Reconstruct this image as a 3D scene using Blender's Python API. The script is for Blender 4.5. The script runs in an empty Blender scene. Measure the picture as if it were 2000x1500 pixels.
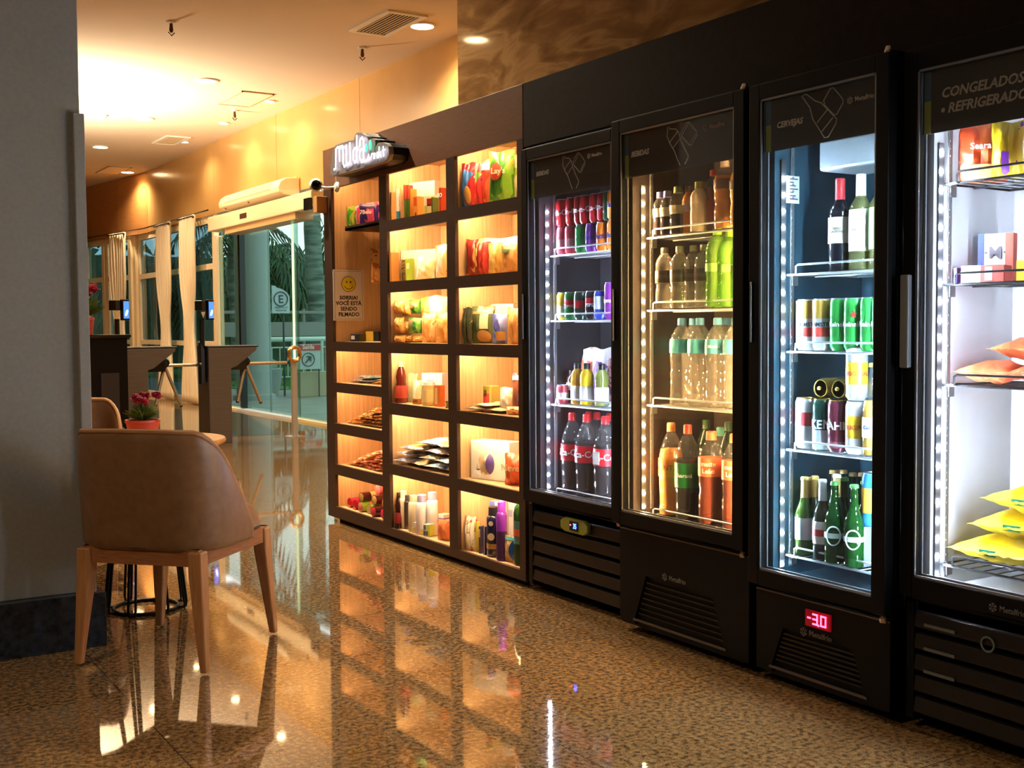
import bpy, math, random
from mathutils import Matrix, Vector
random.seed(7)
SC = bpy.context.scene
COL = SC.collection
PI = math.pi
# ------------------------------------------------------------------ camera, world, exposure, large lights
YAW, PITCH, ROLL, FPX, CAMH = 0.56176, 0.050276, -0.007599, 2250.0, 1.2
CAMR = (Matrix.Rotation(-YAW, 3, 'Z') @ Matrix.Rotation(PI/2-PITCH, 3, 'X') @ Matrix.Rotation(ROLL, 3, 'Z'))
cd = bpy.data.cameras.new('camera'); cam = bpy.data.objects.new('camera', cd); COL.objects.link(cam)
cam.matrix_world = Matrix.Translation((0, 0, CAMH)) @ CAMR.to_4x4()
cd.sensor_width = 36; cd.lens = 36*FPX/2000; cd.clip_start = .05; cd.clip_end = 200
SC.camera = cam
vs = SC.view_settings
vs.view_transform = 'Standard'; vs.look = 'None'; vs.gamma = 1; vs.use_curve_mapping = False; vs.exposure = 1.4
cy = SC.cycles
cy.use_denoising = True; cy.max_bounces = 7; cy.diffuse_bounces = 3; cy.glossy_bounces = 4; cy.transmission_bounces = 4
cy.transparent_max_bounces = 16; cy.caustics_reflective = False; cy.caustics_refractive = False; cy.sample_clamp_indirect = 4

def S(r, g, b):
    def c(x):
        x = x/255
        return x/12.92 if x <= .04045 else ((x+.055)/1.055)**2.4
    return (c(r), c(g), c(b), 1)

w = bpy.data.worlds.new('world'); SC.world = w; w.use_nodes = True
wn = w.node_tree; bg = wn.nodes['Background']
tc = wn.nodes.new('ShaderNodeTexCoord'); nz = wn.nodes.new('ShaderNodeTexNoise'); nz.inputs['Scale'].default_value = 3
rp = wn.nodes.new('ShaderNodeValToRGB'); rp.color_ramp.elements[0].color = S(165, 185, 190); rp.color_ramp.elements[1].color = S(225, 232, 230)
wn.links.new(tc.outputs['Generated'], nz.inputs['Vector']); wn.links.new(nz.outputs['Fac'], rp.inputs['Fac']); wn.links.new(rp.outputs['Color'], bg.inputs['Color'])
bg.inputs['Strength'].default_value = 1.8

def light(kind, name, loc, power, color, parent=None, size=.1, size_y=None, rot=None, spot=None, blend=.5, radius=.04):
    l = bpy.data.lights.new(name, kind); l.energy = power; l.color = color[:3]
    if kind == 'AREA':
        l.size = size
        if size_y: l.shape = 'RECTANGLE'; l.size_y = size_y
    if kind == 'SPOT': l.spot_size = spot; l.spot_blend = blend
    if kind in ('SPOT', 'POINT'): l.shadow_soft_size = radius
    o = bpy.data.objects.new(name, l); COL.objects.link(o)
    if parent is not None:
        o.parent = parent; o.matrix_parent_inverse = PMAT.get(parent.name, Matrix()).inverted()
    o.location = loc
    if rot: o.rotation_euler = rot
    return o
PMAT = {}
WARM = S(255, 235, 203); WARM2 = S(255, 214, 150)

# ------------------------------------------------------------------ pixel <-> world helpers (frame 2000 x 1500)
def ray(px, py): return CAMR @ Vector((px-1000, 750-py, -FPX))
def on(ax, v, px, py):
    r = ray(px, py); c = Vector((0, 0, CAMH)); return c + r*((v-c[ax])/r[ax])
def depth(x, y): return x*math.sin(YAW)+y*math.cos(YAW)

# ------------------------------------------------------------------ materials
MC = {}
def mat(name, col, rough=.5, metal=0, emit=None, es=0, spec=.5, coat=0, alpha=1):
    if name in MC: return MC[name]
    m = bpy.data.materials.new(name); m.use_nodes = True
    b = m.node_tree.nodes['Principled BSDF']
    b.inputs['Base Color'].default_value = col; b.inputs['Roughness'].default_value = rough; b.inputs['Metallic'].default_value = metal
    b.inputs['Specular IOR Level'].default_value = spec; b.inputs['Coat Weight'].default_value = coat; b.inputs['Alpha'].default_value = alpha
    if emit: b.inputs['Emission Color'].default_value = emit; b.inputs['Emission Strength'].default_value = es
    MC[name] = m; return m
def nd(m, t): return m.node_tree.nodes.new(t)
def lk(m, a, b): m.node_tree.links.new(a, b)
def ramp(m, stops, const=False):
    r = nd(m, 'ShaderNodeValToRGB'); cr = r.color_ramp
    if const: cr.interpolation = 'CONSTANT'
    while len(cr.elements) > 1: cr.elements.remove(cr.elements[-1])
    cr.elements[0].position = stops[0][0]; cr.elements[0].color = stops[0][1]
    for p, c in stops[1:]:
        e = cr.elements.new(p); e.color = c
    return r
def noisemat(name, stops, scale=(1, 1, 1), nscale=5, detail=3, rough=.5, dist=0, const=False, metal=0, spec=.5, bump=0, coat=0):
    if name in MC: return MC[name]
    m = mat(name, stops[0][1], rough, metal, spec=spec, coat=coat)
    t = nd(m, 'ShaderNodeTexCoord'); mp = nd(m, 'ShaderNodeMapping'); mp.inputs['Scale'].default_value = scale
    n = nd(m, 'ShaderNodeTexNoise'); n.inputs['Scale'].default_value = nscale; n.inputs['Detail'].default_value = detail; n.inputs['Distortion'].default_value = dist
    r = ramp(m, stops, const)
    lk(m, t.outputs['Object'], mp.inputs['Vector']); lk(m, mp.outputs['Vector'], n.inputs['Vector']); lk(m, n.outputs['Fac'], r.inputs['Fac'])
    b = m.node_tree.nodes['Principled BSDF']; lk(m, r.outputs['Color'], b.inputs['Base Color'])
    if bump:
        bp = nd(m, 'ShaderNodeBump'); bp.inputs['Strength'].default_value = bump; bp.inputs['Distance'].default_value = .01
        lk(m, n.outputs['Fac'], bp.inputs['Height']); lk(m, bp.outputs['Normal'], b.inputs['Normal'])
    return m
def foil(c1, c2, c3, sc=14, rough=.32):
    nm = 'printed_wrapper_%d_%d_%d_%d' % (hash(c1) % 9973, hash(c2) % 9973, hash(c3) % 9973, sc)
    return noisemat(nm, [(0, S(*c1)), (.46, S(*c2)), (.58, S(*c3))], nscale=sc, detail=2, rough=rough, const=True, bump=.25, dist=.6)
def wood(name, c1, c2, c3, scale=(14, 14, .6), rough=.45):
    return noisemat(name, [(.3, c1), (.5, c2), (.7, c3)], scale=scale, nscale=6, detail=4, rough=rough)
def glassy(name, tint, refl=.12, rough=0.0, haze=0, hazecol=None):
    if name in MC: return MC[name]
    m = bpy.data.materials.new(name); m.use_nodes = True; nt = m.node_tree; nt.nodes.clear()
    o = nt.nodes.new('ShaderNodeOutputMaterial'); tr = nt.nodes.new('ShaderNodeBsdfTransparent'); tr.inputs['Color'].default_value = tint
    gl = nt.nodes.new('ShaderNodeBsdfGlossy'); gl.inputs['Roughness'].default_value = rough
    fr = nt.nodes.new('ShaderNodeLayerWeight'); fr.inputs['Blend'].default_value = .5
    pw = nt.nodes.new('ShaderNodeMath'); pw.operation = 'POWER'; pw.inputs[1].default_value = 5
    ma = nt.nodes.new('ShaderNodeMath'); ma.operation = 'MULTIPLY_ADD'; ma.inputs[1].default_value = .9; ma.inputs[2].default_value = .02+refl*.3
    nt.links.new(fr.outputs['Facing'], pw.inputs[0])
    mx = nt.nodes.new('ShaderNodeMixShader')
    nt.links.new(pw.outputs[0], ma.inputs[0]); nt.links.new(ma.outputs[0], mx.inputs[0])
    base = tr.outputs[0]
    if haze:
        df = nt.nodes.new('ShaderNodeBsdfDiffuse'); df.inputs['Color'].default_value = hazecol or (.8, .8, .8, 1)
        m2 = nt.nodes.new('ShaderNodeMixShader'); m2.inputs[0].default_value = haze
        nt.links.new(tr.outputs[0], m2.inputs[1]); nt.links.new(df.outputs[0], m2.inputs[2]); base = m2.outputs[0]
    nt.links.new(base, mx.inputs[1]); nt.links.new(gl.outputs[0], mx.inputs[2]); nt.links.new(mx.outputs[0], o.inputs[0])
    MC[name] = m; return m

M_black = mat('black_painted_metal', S(11, 10, 10), .45, spec=.18)
M_blackgloss = mat('black_gloss', S(12, 12, 13), .15)
M_chrome = mat('brushed_steel', S(190, 182, 170), .25, 1)
M_alu = mat('satin_aluminium', S(150, 150, 150), .35, .8)
M_white = mat('white_plastic', S(235, 232, 225), .4)
M_cream = mat('cream_painted_frame', S(232, 205, 160), .45)
M_oak = wood('oak_laminate', S(206, 164, 116), S(218, 178, 130), S(228, 192, 146))
M_wenge = noisemat('brown_melamine', [(.35, S(48, 31, 24)), (.65, S(60, 40, 30))], scale=(3, 3, 40), nscale=4, rough=.42)
M_wire = mat('white_coated_wire', S(205, 208, 210), .3, .5)
M_wireb = mat('black_coated_wire', S(25, 27, 30), .3, .3)
M_fascia = noisemat('dark_fascia_board', [(.3, S(27, 19, 15)), (.7, S(34, 24, 18))], nscale=30, rough=.6, spec=.15)
M_wht_paint = mat('ceiling_white', S(228, 208, 184), .9)

# ------------------------------------------------------------------ mesh builder
class MB:
    def __init__(s): s.v = []; s.f = []
    def add(s, vs_, fs_, M=None):
        n = len(s.v)
        s.v += [tuple(M @ Vector(p)) if M is not None else tuple(p) for p in vs_]
        s.f += [tuple(i+n for i in f) for f in fs_]; return s
    def box(s, x0, x1, y0, y1, z0, z1, M=None):
        x0, x1 = min(x0, x1), max(x0, x1); y0, y1 = min(y0, y1), max(y0, y1); z0, z1 = min(z0, z1), max(z0, z1)
        v = [(x0, y0, z0), (x1, y0, z0), (x1, y1, z0), (x0, y1, z0), (x0, y0, z1), (x1, y0, z1), (x1, y1, z1), (x0, y1, z1)]
        return s.add(v, [(3, 2, 1, 0), (4, 5, 6, 7), (0, 1, 5, 4), (1, 2, 6, 5), (2, 3, 7, 6), (3, 0, 4, 7)], M)
    def lathe(s, cx, cy_, prof, n=20, M=None, z0=0):
        v = []; f = []
        for r, z in prof:
            for i in range(n):
                a = 2*PI*i/n; v.append((cx+r*math.cos(a), cy_+r*math.sin(a), z0+z))
        for j in range(len(prof)-1):
            for i in range(n):
                k = (i+1) % n; f.append((j*n+i, j*n+k, (j+1)*n+k, (j+1)*n+i))
        f.append(tuple(range(n-1, -1, -1))); f.append(tuple((len(prof)-1)*n+i for i in range(n)))
        return s.add(v, f, M)
    def tube(s, pts, r, n=8, closed=False, M=None):
        pts = [Vector(p) for p in pts]; m = len(pts); v = []; f = []; prev = None
        for i, p in enumerate(pts):
            a = pts[(i-1) % m] if (closed or i > 0) else p; b = pts[(i+1) % m] if (closed or i < m-1) else p
            t = (b-a).normalized()
            if prev is None:
                up = Vector((0, 0, 1)) if abs(t.z) < .9 else Vector((1, 0, 0))
                nx = t.cross(up).normalized()
            else:
                nx = (prev - t*prev.dot(t)).normalized()
            prev = nx; ny = t.cross(nx); rr = r[i] if isinstance(r, (list, tuple)) else r
            for k in range(n):
                a_ = 2*PI*k/n; v.append(p+nx*rr*math.cos(a_)+ny*rr*math.sin(a_))
        for j in range(m if closed else m-1):
            for k in range(n):
                q = (k+1) % n; j2 = (j+1) % m; f.append((j*n+k, j*n+q, j2*n+q, j2*n+k))
        if not closed: f.append(tuple(range(n-1, -1, -1))); f.append(tuple((m-1)*n+k for k in range(n)))
        return s.add(v, f, M)
    def prism(s, poly, a0, a1, axis=1, M=None):
        """poly of 2d points extruded along axis (0: poly is y,z; 1: x,z; 2: x,y)"""
        n = len(poly); v = []
        for a in (a0, a1):
            for p, q in poly: v.append((a, p, q) if axis == 0 else (p, a, q) if axis == 1 else (p, q, a))
        f = [tuple(range(n))[::-1], tuple(range(n, 2*n))]+[(i, (i+1) % n, n+(i+1) % n, n+i) for i in range(n)]
        return s.add(v, f, M)
    def grid(s, fn, nu, nv, M=None, wrap=False):
        v = [fn(i/nu, j/nv) for j in range(nv+1) for i in range(nu+1)]
        f = [(j*(nu+1)+i, j*(nu+1)+i+1, (j+1)*(nu+1)+i+1, (j+1)*(nu+1)+i) for j in range(nv) for i in range(nu)]
        return s.add(v, f, M)
    def ball(s, c, r, n=10, m=6, M=None, sc=(1, 1, 1)):
        v = []; f = []
        for j in range(m+1):
            t = PI*j/m
            for i in range(n):
                a = 2*PI*i/n; v.append((c[0]+r*sc[0]*math.sin(t)*math.cos(a), c[1]+r*sc[1]*math.sin(t)*math.sin(a), c[2]-r*sc[2]*math.cos(t)))
        for j in range(m):
            for i in range(n):
                k = (i+1) % n; f.append((j*n+i, j*n+k, (j+1)*n+k, (j+1)*n+i))
        return s.add(v, f, M)
    def build(s, name, m, parent=None, smooth=True, bevel=0, world=True, solid=0, subsurf=0):
        me = bpy.data.meshes.new(name)
        vv = s.v
        if parent is not None and world:
            inv = PMAT[parent.name].inverted(); vv = [tuple(inv @ Vector(p)) for p in vv]
        org = None
        if parent is None:
            xs = [p[0] for p in vv]; ys = [p[1] for p in vv]; zs = [p[2] for p in vv]
            org = ((min(xs)+max(xs))/2, (min(ys)+max(ys))/2, min(zs)); vv = [(p[0]-org[0], p[1]-org[1], p[2]-org[2]) for p in vv]
        me.from_pydata(vv, [], s.f); me.update()
        import bmesh
        bm = bmesh.new(); bm.from_mesh(me); bmesh.ops.remove_doubles(bm, verts=bm.verts, dist=1e-6); bmesh.ops.recalc_face_normals(bm, faces=bm.faces); bm.to_mesh(me); bm.free()
        if smooth:
            me.polygons.foreach_set('use_smooth', [True]*len(me.polygons))
            try: me.set_sharp_from_angle(angle=.7)
            except Exception: pass
        me.materials.append(m)
        o = bpy.data.objects.new(name, me); COL.objects.link(o)
        if parent is not None:
            o.parent = parent; PMAT[o.name] = PMAT[parent.name].copy()
        else:
            o.location = org; PMAT[o.name] = Matrix.Translation(org)
        if solid:
            md = o.modifiers.new('thickness', 'SOLIDIFY'); md.thickness = solid; md.offset = 0
        if bevel:
            md = o.modifiers.new('bevel', 'BEVEL'); md.width = bevel; md.segments = 2; md.limit_method = 'ANGLE'
        if subsurf:
            md = o.modifiers.new('subsurf', 'SUBSURF'); md.levels = subsurf; md.render_levels = subsurf
        return o
def tag(o, label, cat, group=None):
    o['label'] = label; o['category'] = cat
    if group: o['group'] = group
    return o
def structure(o): o['kind'] = 'structure'; return o
def thing(name, label, cat, loc=(0, 0, 0), rz=0, group=None):
    o = bpy.data.objects.new(name, None); COL.objects.link(o); o.location = loc; o.rotation_euler = (0, 0, rz); o.empty_display_size = .05
    PMAT[o.name] = Matrix.Translation(loc) @ Matrix.Rotation(rz, 4, 'Z')
    if label: tag(o, label, cat, group)
    return o
TCACHE = {}
def text(string, size, m, parent, name='lettering', loc=(0, 0, 0), wrap=0, ext=.0006, shear=0, world_M=None, align='CENTER', sx=1.0, bold=0):
    """text standing in the local XZ plane, facing -Y"""
    cu = bpy.data.curves.new('t', 'FONT'); cu.body = string; cu.size = size; cu.align_x = align; cu.align_y = 'CENTER'; cu.extrude = ext; cu.shear = shear
    cu.resolution_u = 2; cu.offset = bold
    to = bpy.data.objects.new('t', cu); me = bpy.data.meshes.new_from_object(to); bpy.data.objects.remove(to)
    for v in me.vertices:
        x, y, z = v.co; x *= sx
        if wrap:
            a = x/wrap; R = wrap+.0008+z; p = Vector((R*math.sin(a), -R*math.cos(a), y))
        else: p = Vector((x, -z, y))
        p = p+Vector(loc)
        if world_M is not None: p = world_M @ p
        if world_M is not None and parent is not None: p = PMAT[parent.name].inverted() @ p
        v.co = p
    me.materials.append(m)
    o = bpy.data.objects.new(name, me); COL.objects.link(o); 
    if parent is not None: o.parent = parent; PMAT[o.name] = PMAT[parent.name].copy()
    return o
FACE = Matrix.Rotation(-PI/2, 4, 'Z')     # local front (-Y) looks toward world -X
def at(x, y, z, rz=-PI/2): return Matrix.Translation((x, y, z)) @ Matrix.Rotation(rz, 4, 'Z')
# ------------------------------------------------------------------ the setting
def floor_mat():
    m = mat('polished_granite', S(150, 120, 80), .07, spec=.9, coat=0)
    b = m.node_tree.nodes['Principled BSDF']; b.inputs['IOR'].default_value = 1.6
    t = nd(m, 'ShaderNodeTexCoord'); mp = nd(m, 'ShaderNodeMapping'); mp.inputs['Scale'].default_value = (1, 1.0, 1)
    lk(m, t.outputs['Object'], mp.inputs['Vector'])
    n1 = nd(m, 'ShaderNodeTexNoise'); n1.inputs['Scale'].default_value = 240; n1.inputs['Detail'].default_value = 5; n1.inputs['Roughness'].default_value = .75
    n2 = nd(m, 'ShaderNodeTexNoise'); n2.inputs['Scale'].default_value = 60; n2.inputs['Detail'].default_value = 4
    for n in (n1, n2): lk(m, mp.outputs['Vector'], n.inputs['Vector'])
    r1 = ramp(m, [(.32, S(92, 66, 42)), (.42, S(144, 110, 70)), (.6, S(180, 142, 94)), (.72, S(198, 164, 118))])
    r2 = ramp(m, [(.35, S(150, 138, 120)), (.65, S(255, 255, 255))])
    lk(m, n1.outputs['Fac'], r1.inputs['Fac']); lk(m, n2.outputs['Fac'], r2.inputs['Fac'])
    mx = nd(m, 'ShaderNodeMix'); mx.data_type = 'RGBA'; mx.blend_type = 'MULTIPLY'; mx.inputs[0].default_value = 1
    lk(m, r1.outputs['Color'], mx.inputs[6]); lk(m, r2.outputs['Color'], mx.inputs[7])
    # thin joints between the slabs
    sp = nd(m, 'ShaderNodeSeparateXYZ'); lk(m, t.outputs['Object'], sp.inputs[0])
    def line(sock, off, per):
        a = nd(m, 'ShaderNodeMath'); a.operation = 'SUBTRACT'; a.inputs[1].default_value = off; lk(m, sock, a.inputs[0])
        q = nd(m, 'ShaderNodeMath'); q.operation = 'PINGPONG'; q.inputs[1].default_value = per/2; lk(m, a.outputs[0], q.inputs[0])
        c = nd(m, 'ShaderNodeMath'); c.operation = 'LESS_THAN'; c.inputs[1].default_value = .0016; lk(m, q.outputs[0], c.inputs[0]); return c
    a = line(sp.outputs[0], FX+.9, .94); b2 = line(sp.outputs[1], FY+3.88, .94)
    mm = nd(m, 'ShaderNodeMath'); mm.operation = 'MAXIMUM'; lk(m, a.outputs[0], mm.inputs[0]); lk(m, b2.outputs[0], mm.inputs[1])
    m3 = nd(m, 'ShaderNodeMix'); m3.data_type = 'RGBA'; lk(m, mm.outputs[0], m3.inputs[0]); lk(m, mx.outputs[2], m3.inputs[6]); m3.inputs[7].default_value = S(40, 28, 18)
    lk(m, m3.outputs[2], b.inputs['Base Color'])
    rr = nd(m, 'ShaderNodeMapRange'); rr.inputs['To Min'].default_value = .02; rr.inputs['To Max'].default_value = .055
    lk(m, n2.outputs['Fac'], rr.inputs['Value']); lk(m, rr.outputs[0], b.inputs['Roughness'])
    return m
fl = MB().box(-7, 5.62, -5, 30, -.2, 0)
FX, FY = .69, -12.5      # object origin is the slab centre
structure(fl.build('floor', floor_mat(), smooth=False))
structure(MB().box(-7, 6.2, -5, 30, 4.0, 4.2).build('ceiling', M_wht_paint, smooth=False))
M_plast = mat('warm_plaster', S(190, 165, 125), .8)
structure(MB().box(-7.2, -7, -5, 30, -.2, 4.2).build('wall_left', M_plast, smooth=False))
structure(MB().box(-7.2, 6.2, -5.2, -5, -.2, 4.2).build('wall_back', mat('dim_plaster', S(90, 80, 66), .8), smooth=False))
structure(MB().box(-7.2, 4.0, 30, 30.2, -.2, 4.2).build('wall_far', M_plast, smooth=False))
# polished stone wall beside the market, its end stops above the shelf unit
M_stone = noisemat('polished_brown_stone', [(.3, S(112, 82, 50)), (.48, S(146, 110, 70)), (.58, S(178, 140, 94)), (.75, S(130, 96, 60))], scale=(1.2, .6, 2.2), nscale=3.6, detail=9, dist=.9, rough=.05, spec=.6)
for n_ in M_stone.node_tree.nodes:
    if n_.type == 'MAPPING': n_.inputs['Rotation'].default_value = (.45, 0, 0)
structure(MB().box(3.25, 5.5, -5, 5.71, 0, 4.0).build('wall_right', M_stone, smooth=False))
# mustard panel wall over doors and windows : straight part, then turning in
P0 = Vector((5.55, 5.7)); P1 = Vector((5.55, 21.0)); P2 = Vector((4.95, 24.9)); P3 = Vector((3.2, 30.0))
M_panel = noisemat('mustard_gloss_panel', [(.3, S(196, 146, 84)), (.7, S(206, 156, 92))], nscale=1.5, rough=.22, spec=.5)
M_panel2 = noisemat('tan_wood_panel', [(.3, S(176, 116, 60)), (.7, S(190, 128, 70))], scale=(1, 1, 12), nscale=3, rough=.3)
def wallseg(mb, A, B, z0, z1, th=.12):
    d = (B-A).normalized(); n = Vector((d.y, -d.x))
    if n.x < 0: n = -n
    mb.prism([(A.x, A.y), (B.x, B.y), (B.x+n.x*th, B.y+n.y*th), (A.x+n.x*th, A.y+n.y*th)], z0, z1, 2); return mb
mb = MB(); ys = [5.7, 8.6, 11.99, 14.6, 17.24, 18.58, 21.0]
for a, b_ in zip(ys[:-1], ys[1:]):
    wallseg(mb, Vector((5.55, a+.004)), Vector((5.55, b_-.004)), 2.93, 4.0)
structure(mb.build('wall_panelled', M_panel, smooth=False))
mb = MB()
for k in range(3): wallseg(mb, P1.lerp(P2, k/3+.001), P1.lerp(P2, (k+1)/3-.001), 2.92, 4.0)
wallseg(mb, P2, P3, 0, 4.0)
structure(mb.build('wall_angled', M_panel2, smooth=False))
structure(MB().box(5.6, 5.75, 5.7, 13.0, 0, 2.93).build('wall_beside_door', M_plast, smooth=False))
structure(MB().box(5.7, 5.75, 5.7, 21, 2.93, 4.0).build('wall_backing', M_plast, smooth=False))
# left pillar with dark plinth
M_pil = noisemat('grey_render', [(.3, S(142, 140, 135)), (.7, S(150, 148, 142))], nscale=60, rough=.75)
structure(MB().box(-2.2, .955, 4.53, 5.3, .205, 4.0).box(.925, .965, 4.50, 4.56, .205, 2.0).build('wall_pillar', M_pil, smooth=False, bevel=.004))
M_plinth = noisemat('dark_polished_granite', [(.3, S(22, 26, 32)), (.7, S(48, 54, 62))], nscale=40, rough=.1)
structure(MB().box(-2.25, .995, 4.48, 5.35, 0, .205).build('baseboard_pillar', M_plinth, smooth=False, bevel=.003))
# dark band in the floor by the doors
M_band = noisemat('grey_granite_band', [(.35, S(60, 52, 42)), (.65, S(98, 86, 70))], nscale=90, detail=4, rough=.07, spec=.8)
structure(MB().prism([(5.5, 17.4), (5.5, 16.1), (4.68, 12.38), (3.7, 12.4), (2.9, 14.0), (4.2, 16.9)], .0, .002, 2).build('trim_1', M_band, smooth=False))

# windows : cream frames between floor and panel wall, dusky panes
M_pane = glassy('window_glass', S(150, 175, 180), .10)
M_doorglass = glassy('green_tinted_glass', S(208, 222, 217), .06)
def bay(name, A, B, wide=.05):
    d = (B-A).normalized(); L = (B-A).length; ang = math.atan2(d.y, d.x)
    M = Matrix.Translation((A.x, A.y, 0)) @ Matrix.Rotation(ang, 4, 'Z')
    root = thing(name, None, None, (A.x, A.y, 0), ang); structure(root)
    f = MB()
    for x in (0, L-wide): f.box(x, x+wide, -.04, .04, 0, 2.93, M)
    for z0, z1 in ((0, .08), (.92, 1.0), (2.11, 2.2), (2.82, 2.93)): f.box(wide, L-wide, -.04, .04, z0, z1, M)
    f.build('window_frame', M_cream, root, smooth=False)
    g = MB()
    for z0, z1 in ((.08, .92), (1.0, 2.11), (2.2, 2.82)): g.box(wide, L-wide, -.004, .004, z0, z1, M)
    g.build('window_pane', M_pane, root, smooth=False)
    return root
def ang(t): p = P1.lerp(P2, t); return Vector((p.x+.06, p.y))
bay('window_1', Vector((5.62, 17.38)), Vector((5.62, 18.7)), .09); bay('window_2', Vector((5.62, 18.95)), Vector((5.62, 20.2)), .13)
bay('window_3', Vector((5.62, 20.3)), Vector((5.585, 21.75)), .1); bay('window_4', ang(.22), ang(.52), .12); bay('window_5', ang(.54), ang(.78), .12); bay('window_6', ang(.8), ang(.99), .1)
for i, (a, b_) in enumerate((((5.62, 18.7), (5.62, 18.95)), ((5.62, 20.2), (5.62, 20.3)))):
    structure(wallseg(MB(), Vector(a), Vector(b_), 0, 2.93, .05).build('trim_%d' % (i+2), M_cream, smooth=False))
structure(wallseg(wallseg(MB(), ang(.19), ang(.22), 0, 2.93, .05), ang(.52), ang(.54), 0, 2.93, .05).build('trim_4', M_cream, smooth=False))

# sliding glass doors
dr = thing('door_1', None, None, (5.6, 15, 0)); structure(dr)
MB().box(5.56, 5.66, 17.2, 17.36, 0, 2.6).build('door_jamb', M_cream, dr, smooth=False)
for (a, b_, x) in ((16.28, 17.2, 5.6), (15.26, 16.32, 5.66), (14.2, 15.3, 5.66), (12.9, 14.26, 5.6)):
    p = MB().box(x, x+.012, a, b_, .03, 2.58).build('door_panel', M_doorglass, dr, smooth=False)
MB().box(5.59, 5.67, 16.25, 16.33, 0, 2.58).build('door_stile', M_blackgloss, dr, smooth=False)
MB().box(5.585, 5.60, 14.17, 14.215, .03, 2.56).build('door_edge_glow', mat('glass_edge_glow', S(225, 240, 215), .2, emit=S(200, 255, 190), es=.35), dr, smooth=False)  # bright line in the glass edge put in as emission
MB().box(5.52, 5.68, 14.2, 16.3, 0, .03).build('door_sill', mat('bright_steel_sill', S(225, 230, 232), .3, .3), dr, smooth=False)
MB().box(5.52, 5.68, 12.9, 14.2, 0, .03).box(5.52, 5.68, 16.3, 17.4, 0, .03).build('door_track', M_cream, dr, smooth=False)
hd = MB().box(5.32, 5.62, 12.9, 16.85, 2.62, 2.83).build('door_header', M_cream, dr, smooth=False, bevel=.015)
MB().box(5.315, 5.33, 15.15, 15.42, 2.69, 2.76).build('motion_sensor', mat('sensor_window', S(80, 52, 34), .2), dr, smooth=False)
MB().box(5.36, 5.6, 13.5, 16.2, 2.54, 2.62).build('door_rail', mat('tan_rail', S(210, 165, 110), .35), dr, smooth=False)
MB().box(5.3, 5.34, 12.9, 13.08, 2.6, 2.74).build('door_control', M_blackgloss, dr, smooth=False)

# ------------------------------------------------------------------ ceiling fittings
M_lampem = mat('lamp_diffuser', S(255, 245, 225), .5, emit=S(255, 225, 165), es=14)
M_trimring = mat('white_trim_ring', S(240, 235, 225), .4)
def downlight(x, y, r, label, power, group):
    t = thing('downlight', label, 'ceiling light', (x, y, 3.97), 0, group)
    MB().lathe(x, y, [(r*1.2, .028), (r*1.22, .018), (r*1.02, .012), (r, .028)], 24, z0=3.97).build('trim_ring', M_trimring, t)
    MB().lathe(x, y, [(r*.98, 3.985), (r*.98, 3.99)], 24).build('diffuser', M_lampem, t)
    light('SPOT', 'downlight_bulb', (x, y, 3.965), power, WARM, t, spot=2.5, blend=.8, radius=r*.8)
big = [(5.1, 9.62, 'large round downlight beside the ceiling grille near the stone wall'), (4.12, 12.97, 'large round downlight at the middle of the ceiling row'), (4.13, 15.71, 'large round downlight left of the distant ceiling grille'), (4.18, 18.44, 'round downlight at the far left end of the row'), (5.25, 21.15, 'farthest round downlight, beside the closed hatch')]
for x, y, lb in big: downlight(x, y, .105, lb, 95, 'large downlights')
for x, y, lb in [(5.15, 13.74, 'small downlight beside the square ceiling hatch'), (5.15, 15.5, 'small downlight between the hatch and the far grille'), (5.15, 17.33, 'small downlight beside the far ceiling grille')]: downlight(x, y, .055, lb, 22, 'small downlights by the wall')
for x, y, lb in [(.715, 9.8, 'round downlight seen mirrored in the polished stone wall'), (4.12, 7.6, 'unseen downlight added above the back of the shelves'), (-1.5, 13, 'unseen downlight added over the left of the hall'), (1.2, 17.5, 'unseen downlight added behind the pillar, deeper in the hall'), (-1.5, 9, 'unseen downlight added left of the pillar'), (1.2, 21.5, 'unseen downlight added at the far end behind the pillar')]: downlight(x, y, .105, lb, 95, 'large downlights')  # except the mirrored one, unseen downlights added to fill the hall with light
for x, y, p, lb in [(1.9, 6.8, 290, 'unseen downlight added above the aisle before the shelves'), (-1.4, 2.4, 85, 'unseen downlight added above the seats left of the aisle')]: downlight(x, y, .105, lb, p, 'large downlights')  # both added out of view to brighten floor, shelf header and pillar
# unseen uplighter added behind the pillar to flood the ceiling with light
up = thing('added_uplighter', 'unseen uplighter added behind the grey pillar to light the ceiling', 'added lamp', (2.0, 14.5, 0))
MB().lathe(2.0, 14.5, [(.16, 0), (.16, .02), (.02, .03), (.015, 2.5), (.05, 2.55)], 20).build('lamp_stand', M_black, up)
MB().lathe(2.0, 14.5, [(.04, 2.55), (.18, 2.62), (.24, 2.72), (.235, 2.72), (.17, 2.63), (.03, 2.58)], 24).build('lamp_bowl', M_chrome, up)
light('SPOT', 'added_uplighter_bulb', (2.0, 14.5, 2.74), 760, WARM, up, rot=(PI, .42, 0), spot=2.9, blend=.9, radius=.12)

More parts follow.
